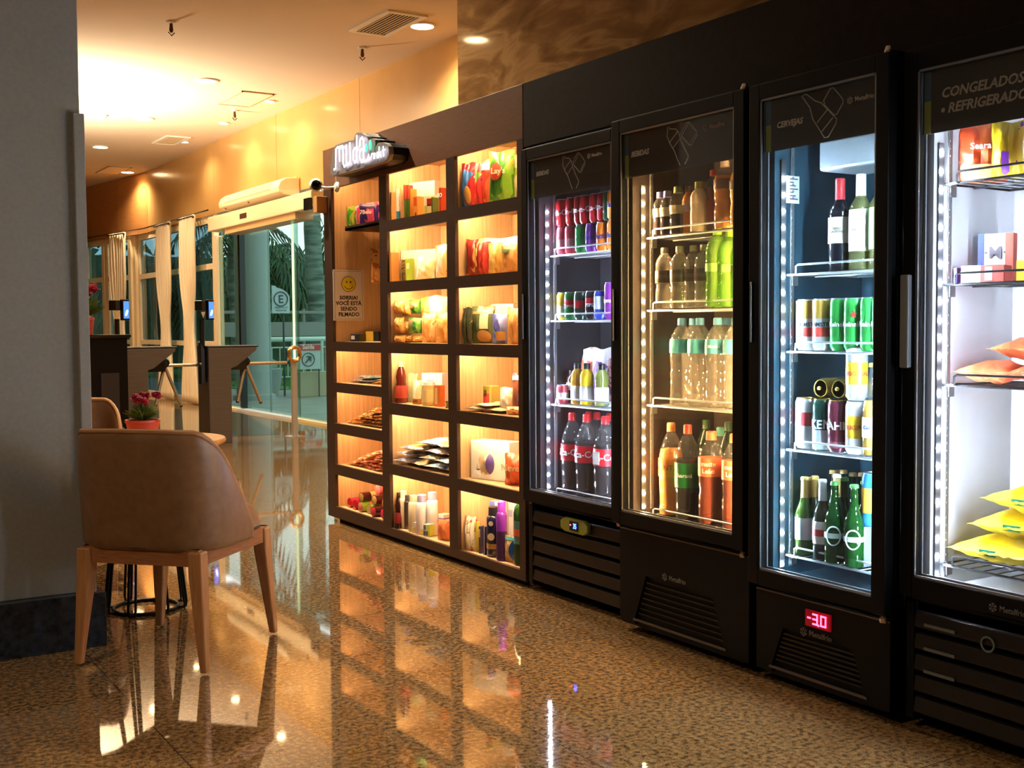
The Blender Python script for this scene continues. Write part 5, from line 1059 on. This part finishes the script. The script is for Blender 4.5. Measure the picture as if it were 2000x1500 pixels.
for L, x, r, h_, c, lb in ((774, 2.92, .027, .21, (238, 222, 200), 'white deodorant bottle beside the dark sauce'), (785, 2.9, .02, .19, (70, 62, 62), 'slim dark speckled bottle between white ones'), (793, 2.89, .03, .2, (240, 225, 195), 'cream bottle with gold print'), (808, 2.89, .034, .215, (245, 235, 240), 'wide white bottle with lilac cap'), (829, 2.92, .032, .235, (245, 238, 245), 'white bottle with blue lilac cap, rightmost')):
    bottle('shampoo', 'toiletry_bottle', lb, 'bottle', CP(L, x, z, r), r, h_, c, None, .5, (165, 160, 200) if 'cap' in lb else c, None)
for L, lb in ((782, 'white box at the back left of the toiletries'), (797, 'white box with pink edge at the back of the toiletries'), (806, 'white box with blue base at the back of the toiletries')): carton('toiletry_box', lb, L, L+16, 968, 3.04, z, (240, 235, 240), .3, .04)
for k, (L, zz, lb) in enumerate(((800, z, 'pale yellow soap pack on the cubby floor'), (803, z+.03, 'white soap pack stacked on the yellow one'), (812, z, 'yellow soap pack by the coloured cubes'))): carton('soap_pack', lb, L, L+17, 1030, 2.86, zz, ((240, 220, 150), (248, 240, 225), (235, 210, 110))[k], .4, .03, h=.03)
carton('battery_pack', 'small pack with blue and green squares', 823, 845, 1022, 2.86, z, (190, 200, 170), .4, .04, parts=((.0, .35, .1, .45, (60, 90, 140)), (.4, .7, .1, .45, (70, 80, 90)), (.0, .35, .55, .9, (90, 90, 130)), (.72, 1, .1, .9, (190, 200, 60)))); pouch('soap_bag', 'coral orange refill pack in the lowest cubby', 846, 872, 1014, 2.86, z, FP((232, 130, 80), (240, 150, 100), (225, 90, 50)), th=.4, T=.04); carton('toiletry_box', 'white pack with purple lid behind the coral pack', 849, 878, 1003, 3.0, z, (240, 225, 215), .3, .06, parts=((0, 1, .72, .8, (120, 80, 170)),))
# ------------------------------------------------------------------ right column of the shelves
z = 1.786
pouch('chips_bag', 'red and blue chips bag at the left of the top cubby', 888, 914, 321, 2.88, z, FP((60, 120, 200), (200, 40, 50), (235, 235, 240), sc=9), th=.5, T=.06, spot=(.65, .28, .22, .2, (235, 175, 90)))
pouch('chips_bag', 'green and red chips bag, second from the left', 912, 942, 317, 2.88, z, FP((90, 150, 50), (220, 60, 60), (40, 60, 110), sc=9), th=.5, T=.06, spot=(.4, .3, .22, .2, (230, 170, 80))); pouch('chips_bag', 'red bag with white top behind the potato bag', 937, 960, 312, 2.92, z, FP((200, 60, 45), (225, 110, 70), (240, 235, 235), sc=9), th=.4, T=.05, parts=((.1, .9, .78, .94, (240, 240, 245)),))
pouch('chips_bag', 'large green potato chips bag with a red round emblem', 952, 1003, 305, 2.87, z, FP((50, 120, 40), (110, 170, 50), (200, 150, 70), sc=7), th=.65, T=.08, txt="Lay's", ts=.038, tz=.6, spot=(.36, .6, .27, .17, (195, 75, 50)), tc=(245, 235, 200), h=.255); pouch('chips_bag', 'yellow green chips bag behind the potato bag', 992, 1016, 302, 2.97, z, FP((150, 190, 60), (225, 225, 180), (200, 140, 70), sc=9), th=.4, T=.05)
z = 1.449
pouch('snack_bag', 'red and gold snack bag at the left of the second cubby', 900, 936, 468, 2.9, z, FP((150, 40, 35), (210, 160, 90), (235, 220, 200), sc=8), th=.6, T=.06); pouch('snack_bag', 'maroon and red snack bag overlapping the first', 924, 957, 473, 2.88, z, FP((150, 45, 35), (200, 60, 50), (215, 170, 90), sc=9), th=.6, T=.05)
pouch('snack_bag', 'gold and white snack bag in the middle', 950, 985, 473, 2.9, z, FP((235, 200, 120), (220, 165, 80), (245, 235, 210), sc=9), th=.6, T=.06); pouch('snack_bag', 'tan bag with dark green print by the cooler', 975, 1016, 478, 2.89, z, FP((205, 150, 85), (215, 165, 100), (195, 140, 80), sc=9), th=.6, T=.06, parts=((.1, .5, .72, .86, (80, 100, 60)),)); pouch('snack_bag', 'white bag lying behind with its top showing', 935, 1008, 466, 2.99, z, FP((245, 240, 235), (200, 210, 220), (240, 200, 190), sc=9), th=.4, T=.05)
z = 1.113
pouch('snack_bag', 'dark green pouch at the left of the grain cubby', 896, 914, 601, 2.9, z, FP((70, 80, 50), (50, 55, 40), (150, 140, 90), sc=12), th=.3, T=.05); pouch('grain_bag', 'olive grain pouch with a round window of nuts', 909, 955, 599, 2.89, z, FP((92, 104, 66), (84, 96, 60), (100, 112, 72), sc=5), th=.6, T=.07, spot=(.6, .2, .3, .17, (215, 160, 90)), parts=((.05, .95, .8, .87, (190, 165, 100)), (.45, .8, .4, .9, (235, 215, 170))))
pouch('grain_bag', 'gold edged pouch behind the olive one', 945, 962, 597, 2.96, z, FP((200, 165, 60), (220, 190, 110), (190, 150, 60)), th=.3, T=.04); pouch('grain_bag', 'violet blue pouch with crumpled top', 957, 990, 613, 2.88, z, FP((90, 100, 190), (150, 160, 220), (60, 80, 150), sc=6), th=.6, T=.06, parts=((.35, .9, .12, .42, (225, 170, 90)),)); pouch('grain_bag', 'tan paper pouch next to the cooler', 985, 1016, 601, 2.89, z, FP((225, 165, 95), (235, 185, 120), (215, 150, 80)), th=.5, T=.06); carton('food_box', 'bright white box behind the violet pouch', 957, 1014, 594, 3.04, z, (248, 238, 220), .35, .06)
z = .779
for k, (x, y, dz, a, c) in enumerate(((2.95, 4.93, 0, .2, ((235, 215, 180), (225, 190, 140), (70, 50, 40))), (2.96, 4.84, .02, -.1, ((245, 230, 210), (230, 200, 160), (200, 190, 110))), (2.97, 4.76, 0, .1, ((235, 215, 170), (215, 190, 110), (240, 230, 210))))):
    b = pillow_mb(.2, .15, .028, k+90, .06, True); o = b.build('snack_bag', FP(*c, sc=16)); o.location = (x, y, z+dz); o.rotation_euler = (0, 0, a); tag(o, ('dark cornered flat bag at the left of the fourth cubby', 'flat cream bag lying on the two others', 'flat green tinged bag before the coloured pouch')[k], 'bag')
carton('food_box', 'small box with red and yellow picture in the fourth cubby', 943, 975, 754, 2.89, z, (228, 205, 110), .45, .07, parts=((0, .72, 0, .35, (205, 130, 80)), (0, .72, .35, .72, (225, 85, 70)), (0, .72, .72, 1, (205, 180, 70)), (.08, .4, .6, .85, (110, 85, 45))))
pouch('snack_bag', 'white noodle bag slumped beside the coloured box', 968, 1002, 757, 2.89, z, FP((248, 240, 225), (235, 205, 165), (225, 160, 110), sc=12), th=.5, T=.07); pouch('snack_bag', 'brown and violet bag standing by the cooler', 994, 1020, 729, 2.92, z, FP((150, 90, 70), (110, 80, 110), (215, 150, 80), sc=10), th=.4, T=.05, parts=((.05, .95, .84, .95, (245, 240, 235)),)); pouch('snack_bag', 'orange bottomed bag on the cubby floor by the cooler', 983, 1018, 795, 2.87, z, FP((225, 140, 70), (240, 190, 130), (215, 120, 60)), th=.5, T=.04)
z = .438
pouch('paper_pack', 'purple and white paper pack at the left of the fifth cubby', 911, 940, 866, 2.9, z, FP((225, 185, 150), (240, 225, 215), (150, 110, 170), sc=8), th=.5, T=.09, txt='Mili', ts=.03, tz=.2, parts=((.05, .95, .06, .3, (130, 90, 160)),)); pouch('paper_pack', 'beige paper pack with a purple sweep', 926, 976, 874, 2.88, z, FP((215, 190, 160), (225, 200, 170), (205, 175, 140), sc=5), th=.6, T=.09, spot=(.7, .5, .26, .4, (80, 65, 140)), txt='Mimmo', ts=.026, tz=.16)
pouch('paper_pack', 'red orange paper pack with one cream word', 975, 1020, 886, 2.87, z, FP((215, 95, 55), (220, 105, 65), (210, 85, 50), sc=5), th=.5, T=.09, txt='Neve', ts=.045, tz=.58, tc=(240, 220, 180)); carton('paper_pack', 'bright white paper pack lying across the back top', 912, 1014, 858, 2.99, z, (250, 245, 235), .3, .1)
z = .076
pouch('sugar_bag', 'cream floral bag at the left of the lowest right cubby', 893, 914, 1007, 2.87, z, FP((240, 225, 195), (245, 235, 215), (205, 160, 130), sc=24), th=.4, T=.06); carton('toiletry_box', 'slim red box beside the cream bag', 914, 926, 1015, 2.87, z, (205, 75, 45), .2, .04, parts=((.15, .85, .04, .3, (230, 170, 140)),)); carton('toiletry_box', 'thin yellow box beside the red box', 925, 932, 1018, 2.88, z, (235, 215, 80), .1, .02)
carton('toiletry_box', 'narrow navy and gold box, left of two', 931, 941, 1027, 2.87, z, (50, 50, 90), .2, .03, parts=((.1, .9, .6, .9, (215, 180, 110)),)); carton('toiletry_box', 'narrow navy and white box, right of two', 940, 949, 1028, 2.87, z, (40, 45, 110), .2, .03, parts=((.6, .8, 0, 1, (220, 220, 225)),))
t = bottle('shampoo', 'toiletry_bottle', 'navy bottle with black cap and round gold emblems', 'bottle', CP(947, 2.9, z, .036), .036, .245, (28, 28, 66), None, .5, (25, 25, 30), None, rz=-PI/2+.6); [MB().lathe(0, 0, [(.001, 0), (rr_, .001), (rr_, .003)], 18, M=Matrix.Translation((0, -.034, zz_)) @ Matrix.Rotation(PI/2, 4, 'X')).build('bottle_emblem', shiny((220, 205, 160), .4), t, world=False) for rr_, zz_ in ((.018, .10), (.012, .165))]; MB().lathe(0, 0, [(.0368, .04), (.0368, .065)], 18).build('label_band', shiny((190, 150, 90), .4), t, world=False)
bottle('shampoo', 'toiletry_bottle', 'tall purple bottle with dark purple lower half', 'bottle', CP(966, 2.88, z, .026), .026, .285, (130, 50, 190), None, .5, (150, 60, 205), (58, 24, 80), (.02, .5)); bottle('shampoo', 'toiletry_bottle', 'bottle with a coral cap behind the purple one', 'bottle', CP(971, 3.0, z, .024), .024, .32, (235, 200, 200), None, .5, (215, 100, 80), None)
carton('detergent_box', 'large white and blue detergent box at the back of the lowest cubby', 948, 1016, 976, 3.05, z, (235, 235, 248), .4, .08, parts=((0, .2, .3, 1, (90, 100, 190)), (.3, .9, .7, .85, (190, 190, 235)))); pouch('cleaner_bag', 'tan pack with a big blue half circle at the cubby front', 977, 1003, 1045, 2.86, z, FP((225, 180, 120), (230, 190, 135), (220, 170, 110), sc=5), th=.4, T=.05, spot=(.88, .45, .3, .38, (30, 90, 180)), parts=((.1, .9, .84, .95, (50, 160, 180)),))
bottle('pet', 'cleaner_bottle', 'dark green cleaner bottle with framed label by the cooler', 'bottle', CP(1000, 2.9, z, .036), .036, .34, (30, 62, 28), None, .5, (60, 90, 50), (70, 110, 120), (.3, .62), band=(200, 90, 60))
# ------------------------------------------------------------------ chairs and table
M_leather = noisemat('tan_leather', [(.3, S(128, 90, 56)), (.7, S(142, 102, 66))], nscale=30, rough=.38, detail=5)
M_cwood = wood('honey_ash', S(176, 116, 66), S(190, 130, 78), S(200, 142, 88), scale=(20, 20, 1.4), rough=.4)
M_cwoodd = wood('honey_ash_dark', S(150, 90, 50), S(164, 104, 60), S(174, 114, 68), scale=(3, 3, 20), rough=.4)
def chair(name, label, loc, rz):
    t = thing(name, label, 'chair', loc, rz)
    # wrapped backrest shell, open to the front (+Y)
    N = 44
    def mid(s):      # plan curve, s in -1..1
        a = abs(s); sg = 1 if s > 0 else -1
        wdt = .262; bk = -.255; rc = .12
        Ls = wdt-rc; La = rc*PI/2; Lf = .20; tot = Ls+La+Lf; d = a*tot
        if d < Ls: return sg*d, bk-.0*d, 0
        if d < Ls+La:
            q = (d-Ls)/rc; return sg*(Ls+rc*math.sin(q)), bk+rc*(1-math.cos(q)), (d-Ls)/La*.5
        return sg*wdt, bk+rc+(d-Ls-La), .5+.5*(d-Ls-La)/Lf
    def topz(s):
        a = abs(s)
        if a < .42: return .842-.006*(a/.42)**2
        q = (a-.42)/.58
        return .836-.372*(q**1.3)
    def surf(off):
        def fn(u, v):
            s = u*2-1; x, y, k = mid(s); zt = topz(s); z0 = .42; z = z0+(zt-z0)*v
            # outward normal in plan
            x2, y2, _ = mid(min(s+.01, 1)); x1, y1, _ = mid(max(s-.01, -1)); tx, ty = x2-x1, y2-y1; L_ = math.hypot(tx, ty); nx, ny = ty/L_, -tx/L_
            f = (z-.42)/.42
            lean = .055*f; fl_ = .018*f
            e = off*(1-.35*v**4)
            X = x*(1+fl_*1.6)+nx*e; Y = y-lean*max(0, 1-abs(s)*1.1)+ny*e
            return (X, Y, z)
        return fn
    b = MB(); b.grid(surf(.02), N, 12); n = len(b.v); g = MB(); g.grid(surf(-.022), N, 12); b.add(g.v, [f[::-1] for f in g.f])
    W = N+1
    o1 = 0; o2 = n
    for i in range(N):
        a, c = 12*W+i, 12*W+i+1; b.f.append((o1+a, o1+c, o2+c, o2+a)); a, c = i, i+1; b.f.append((o1+c, o1+a, o2+a, o2+c))
    for j in range(12):
        a, c = j*W, (j+1)*W; b.f.append((o1+a, o2+a, o2+c, o1+c)) ; a, c = j*W+N, (j+1)*W+N; b.f.append((o1+c, o2+c, o2+a, o1+a))
    b.build('backrest', M_leather, t, world=False, subsurf=1)
    # piping along the top edge
    pts = []
    for i in range(N+1):
        p = Vector(surf(.0)(i/N, 1.0)); pts.append(p+Vector((0, 0, .004)))
    MB().tube(pts, .010, 8).build('backrest_edge', mat('edge_leather', S(178, 126, 78), .4), t, world=False)
    # seat cushion : rounded slab
    def seat(sg):
        def fn(u, v):
            x = (u-.5)*2; y = (v-.5)*2
            ex = 5; r = (abs(x)**ex+abs(y)**ex)**(1/ex) if (x or y) else 0
            m_ = max(abs(x), abs(y)); k = m_/r if r else 1
            X = x*k*.245; Y = y*k*.262+.012
            h = (1-min(m_, 1)**6)**.4
            return (X, Y, (.452 if sg > 0 else .440)+sg*h*(.088 if sg > 0 else .014)+.012*(Y > .1)*0)
        return fn
    b = MB(); b.grid(seat(1), 24, 24); g = MB(); g.grid(seat(-1), 24, 24); b.add(g.v, [f[::-1] for f in g.f]); b.build('seat', M_leather, t, world=False)
    # apron frame
    ap = [(-.228, -.262), (.228, -.262), (.236, .26), (-.236, .26)]
    b = MB()
    for (x0, y0), (x1, y1) in zip(ap, ap[1:]+ap[:1]):
        d = Vector((x1-x0, y1-y0)).normalized(); n_ = Vector((-d.y, d.x))*.028
        b.prism([(x0, y0), (x1, y1), (x1+n_.x, y1+n_.y), (x0+n_.x, y0+n_.y)], .372, .432, 2)
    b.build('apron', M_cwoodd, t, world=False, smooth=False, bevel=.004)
    for sx in (-1, 1):
        for (yt, yb, fr) in ((-.25, -.27, 0), (.245, .27, 1)):
            def ring(cx, cy_, w_, d_, z): return [(cx-w_, cy_-d_, z), (cx+w_, cy_-d_, z), (cx+w_, cy_+d_, z), (cx-w_, cy_+d_, z)]
            v = ring(sx*.218, yt, .026, .026, .425)+ring(sx*.220, yt, .0265, .0265, .34)+ring(sx*.248, yb, .0135, .0135, .006)
            f = [(3, 2, 1, 0), (8, 9, 10, 11)]
            for q in range(2):
                for k in range(4): f.append((q*4+k, q*4+(k+1) % 4, (q+1)*4+(k+1) % 4, (q+1)*4+k))
            l = MB().add(v, f).build('leg', M_cwood, t, world=False, smooth=False, bevel=.006)
            MB().lathe(sx*.248, yb, [(.011, 0), (.012, .006)], 10).build('leg_glide', mat('dark_glide', S(40, 36, 34), .5), l, world=False) if False else None
    MB().box(-.03, .03, -.279, -.276, .437, .442).build('metal_tag', M_chrome, t, world=False, smooth=False)
    return t
chair('tub_chair', 'tan leather tub chair with wooden legs in the foreground, its back to us', (1.215, 4.275, 0), -PI/4-.02)
chair('tub_chair', 'tan leather chair on the far side of the round table, mostly behind the pillar', (1.125, 5.83, 0), PI-.1)
tb = thing('round_table', 'small round wooden topped table with black wire cage base', 'table', (1.27, 4.98, 0))
tx, ty = 1.27, 4.98
MB().lathe(tx, ty, [(.20, .685), (.31, .695), (.345, .712), (.348, .722), (.343, .73)], 56).build('tabletop', noisemat('honey_tabletop', [(.35, S(206, 144, 74)), (.65, S(220, 158, 88))], scale=(1, 8, 1), nscale=5, rough=.3), tb)
b = MB(); b.tube([(tx+.135*math.cos(k*PI/18), ty+.135*math.sin(k*PI/18), .008) for k in range(36)], .008, 8, closed=True).build('base_ring', M_black, tb)
for k in range(8):
    a = k*PI/4+.2
    pts = []
    for da, z_, r in ((-.09, .70, .09), (-.09, .45, .125), (-.09, .03, .172), (-.07, .010, .170), (0, .008, .137), (.07, .010, .170), (.09, .03, .172), (.09, .45, .125), (.09, .70, .09)):
        pts.append((tx+r*math.cos(a+da), ty+r*math.sin(a+da), z_))
    MB().tube(pts, .0055, 7).build('wire_leg', M_black, tb)
MB().lathe(tx, ty, [(.12, .685), (.12, .69)], 20).build('top_plate', M_black, tb)
# potted flowers
M_flow = mat('crimson_petals', S(190, 30, 70), .6); M_pot = mat('terracotta_red', S(196, 72, 48), .5)
M_leaf = noisemat('leaf_green', [(.3, S(50, 78, 28)), (.7, S(120, 140, 52))], nscale=20, rough=.6)
def flowers(label, x, y, z, r, hp, leafR, nfl, seed, tall=1.0):
    rnd = random.Random(seed); t = thing('potted_flowers', label, 'potted plant', (x, y, z))
    MB().lathe(x, y, [(r*.78, 0), (r*.8, .004), (r*.98, hp*.82), (r*1.04, hp*.84), (r*1.04, hp), (r*.95, hp), (r*.93, hp*.9)], 24, z0=z).build('pot', M_pot, t)
    MB().lathe(x, y, [(r*.92, hp*.88), (r*.9, hp*.9)], 16, z0=z).build('soil', mat('soil', S(50, 35, 25), .9), t)
    b = MB(); top = z+hp
    for k in range(700):
        a = rnd.uniform(0, 2*PI); el = rnd.uniform(.45, 1.5); L_ = leafR*rnd.uniform(.6, 1.05)
        d = Vector((math.cos(a)*math.cos(el), math.sin(a)*math.cos(el), math.sin(el)*tall)); base = Vector((x, y, top-.01))+d*L_*rnd.uniform(.1, .45)
        tip = base+d*L_*.6; s = Vector((-d.y, d.x, 0)).normalized()*L_*.035; md = base.lerp(tip, .45)
        b.add([base, md+s, tip+Vector((0, 0, -.01*L_*8)), md-s], [(0, 1, 2, 3)])
    b.build('foliage', M_leaf, t, smooth=False)
    for k in range(nfl):
        a = rnd.uniform(0, 2*PI); rr = leafR*rnd.uniform(.1, .75); c = Vector((x+rr*math.cos(a), y+rr*math.sin(a), top+leafR*tall*rnd.uniform(.72, .95)))
        f = MB()
        for q in range(3):
            for p in range(8):
                an = p*PI/4+q*.3; rad = .017*(1-.22*q)*leafR/.075; c2 = c+Vector((math.cos(an)*rad, math.sin(an)*rad, .004*q)); 
                s = Vector((-math.sin(an), math.cos(an), 0))*rad*.38
                f.add([c+Vector((0, 0, -.004)), c2+s, c2*1.0+Vector((math.cos(an)*rad*.25, math.sin(an)*rad*.25, .006)), c2-s], [(0, 1, 2, 3)])
        for q in range(9):
            f.ball((c.x+rnd.uniform(-1, 1)*.010*leafR/.075, c.y+rnd.uniform(-1, 1)*.010*leafR/.075, c.z+rnd.uniform(-.2, 1)*.012*leafR/.075), .0075*leafR/.075, 6, 4); f.build('flower', M_flow, t, smooth=False)
    return t
fx = on(2, .75, 280, 838)
flowers('terracotta pot with crimson flowers standing on the round table', 1.305, 5.10, .73, .072, .075, .105, 7, 3)
# ------------------------------------------------------------------ turnstiles, desk, stanchion
M_steel = noisemat('brushed_turnstile_steel', [(.3, S(104, 94, 84)), (.7, S(116, 106, 96))], scale=(1, 1, 30), nscale=4, rough=.38, metal=.55)
M_darkm = mat('dark_brown_metal', S(38, 26, 22), .35)
def turnstile(label, x0, y0, arm):
    t = thing('turnstile', label, 'turnstile', (x0, y0, 0))
    b = MB().prism([(x0, 0), (x0+.24, 0), (x0+.24, .78), (x0+.30, .80), (x0+.52, .97), (x0+.52, 1.0), (x0, 1.0)], y0, y0+.34, 1)
    b.build('turnstile_body', M_steel, t, smooth=False, bevel=.006)
    MB().box(x0-.008, x0+.0, y0-.004, y0+.345, 0, 1.0).build('side_cover', M_darkm, t, smooth=False)
    MB().box(x0-.01, x0+.54, y0-.006, y0+.35, 1.0, 1.018).build('top_cover', M_darkm, t, smooth=False, bevel=.006)
    hx, hy, hz = x0+.40, y0-.03, .84
    MB().lathe(0, 0, [(.045, 0), (.06, .02), (.06, .1), (.04, .13)], 18, M=Matrix.Translation((hx-.02, y0+.17, hz+.06)) @ Matrix.Rotation(PI*.72, 4, 'Y')).box(x0+.26, x0+.44, y0+.10, y0+.24, .76, .90).build('tripod_hub', M_blackgloss, t)
    c = Vector((hx+.05, y0+.17, hz-.02))
    for e in (Vector((arm, 0, .0)), Vector((-.11, -.05, -.40)), Vector((.17, .02, -.42))):
        MB().tube([c, c+e], .017, 10).build('tripod_arm', mat('polished_arm', S(200, 182, 158), .25, .8), t)
        MB().tube([c+e, c+e*1.03], .0185, 10).build('arm_tip', M_blackgloss, t)
    # reader on its post
    MB().tube([(x0-.03, y0+.1, .74), (x0-.03, y0+.1, 1.3)], .026, 8).prism([(x0-.06, .62), (x0+.02, .66), (x0+.02, .9), (x0-.06, 1.05)], y0+.05, y0+.15, 1).build('reader_post', M_blackgloss, t, smooth=False)
    rt = Matrix.Translation((x0+.02, y0+.02, 1.285)) @ Matrix.Rotation(.5, 4, 'Z')
    MB().box(-.1, -.02, 0, .1, .1, .2, M=rt).box(-.03, .055, -.02, .02, 0, .21, M=rt).build('reader_housing', M_blackgloss, t, smooth=False, bevel=.004)
    MB().box(-.02, .046, -.024, -.020, .02, .19, M=rt).build('reader_screen', mat('screen_blue', S(30, 60, 130), .2, emit=S(50, 95, 190), es=1.3), t, smooth=False)
    MB().ball((0, 0, 0), 1, 10, 6, M=rt @ Matrix.Translation((.014, -.025, .075)) @ Matrix.Rotation(.4, 4, 'Y') @ Matrix.Diagonal((.014, .0012, .034, 1))).build('screen_figure', mat('screen_white', S(220, 235, 255), .3, emit=S(220, 235, 255), es=2), t)
    MB().prism([(-.115, .085), (-.055, .085), (-.085, .02)], -.004, 0, 1, M=rt).build('reader_arrow', mat('pale_arrow', S(215, 190, 150), .5), t, smooth=False)
turnstile('brushed steel turnstile on the right, before the glass doors', 3.70, 11.78, .47)
turnstile('brushed steel turnstile on the left, behind the potted flowers', 2.84, 11.78, .33)
dk = thing('reception_desk', 'black reception desk to the left of the turnstiles', 'desk', (2.1, 11.0, 0))
MB().box(1.3, 2.64, 10.8, 11.6, .0, 1.12).build('desk_body', mat('black_laminate', S(7, 5, 5), .35, spec=.2), dk, smooth=False)
MB().box(1.27, 2.67, 10.77, 11.63, 1.12, 1.15).build('desk_top', M_blackgloss, dk, smooth=False, bevel=.004)
MB().box(2.40, 2.56, 10.785, 10.8, .25, .8).build('desk_panel', mat('desk_panel', S(40, 34, 34), .3), dk, smooth=False)
MB().box(2.545, 2.59, 10.775, 10.79, .0, .30).build('desk_post', M_alu, dk, smooth=False)
flowers('tall terracotta pot of crimson flowers on the black desk beside the pillar', 2.335, 11.1, 1.15, .085, .16, .24, 9, 9, 1.15)
M_post = mat('satin_post', S(196, 192, 186), .35, .5)
st = thing('gate_post', 'polished post with ring clamp at the end of the turnstile arm', 'post', (4.70, 11.98, 0))
MB().box(4.68, 4.735, 11.95, 12.0, .0, .86).build('post_tube', M_post, st, smooth=False, bevel=.004)
MB().box(4.62, 4.80, 11.9, 12.05, .0, .012).build('post_base', M_post, st, smooth=False)
MB().tube([(4.69+.0, 11.97+.0*k, .9) if 0 else (4.70+.065*math.cos(k*PI/12), 11.93, .91+.075*math.sin(k*PI/12)) for k in range(24)], .022, 8, closed=True).build('ring_clamp', mat('brass_clamp', S(205, 165, 110), .2, .9), st)
gp = thing('glass_barrier', 'clear glass barrier pane standing right of the gate post', 'glass panel', (5.0, 11.98, 0))
MB().box(4.74, 5.2, 11.97, 11.98, .05, 1.0).build('glass_sheet', glassy('pane_clear', (.93, .97, .95, 1), .03), gp, smooth=False)
MB().box(4.76, 4.82, 11.96, 11.99, .0, .06).box(5.12, 5.18, 11.96, 11.99, .0, .06).build('glass_clip', M_chrome, gp, smooth=False)
# ------------------------------------------------------------------ keep every product clear of uprights and liners
bpy.context.view_layer.update()
SHELF = ((4.442, 5.017), (5.105, 5.784), (5.879, 6.544)); COOL = ((3.722, 4.293), (2.93, 3.522), (2.329, 2.764), (1.557, 2.176))
for o in list(SC.objects):
    if o.parent or 'label' not in o: continue
    p = [x.matrix_world @ Vector(c) for x in [o]+list(o.children_recursive) if x.type == 'MESH' for c in x.bound_box]
    if not p: continue
    mn = [min(q[i] for q in p) for i in range(3)]; mx = [max(q[i] for q in p) for i in range(3)]; c = (mn[1]+mx[1])/2
    if mn[0] < 2.75 or mx[0] > 3.4 or mx[2]-mn[2] > .45 or not 1.5 < c < 6.6: continue
    walls, xb = (SHELF, 3.168) if c > 4.43 else (COOL, 3.186)
    for a, b in walls:
        if a-.05 < c < b+.05:
            if mx[1] > b: o.location.y -= min(mx[1]-b, .06)
            elif mn[1] < a and xb > 3.18 and a > 3: o.location.y += min(a-mn[1], .05)
            elif xb < 3.18 and mn[1] < a: o.location.y += min(a-mn[1], .04)
    if mx[0] > xb: o.location.x -= mx[0]-xb
    elif xb < 3.18 and mn[0] < 2.832: o.location.x += 2.832-mn[0]
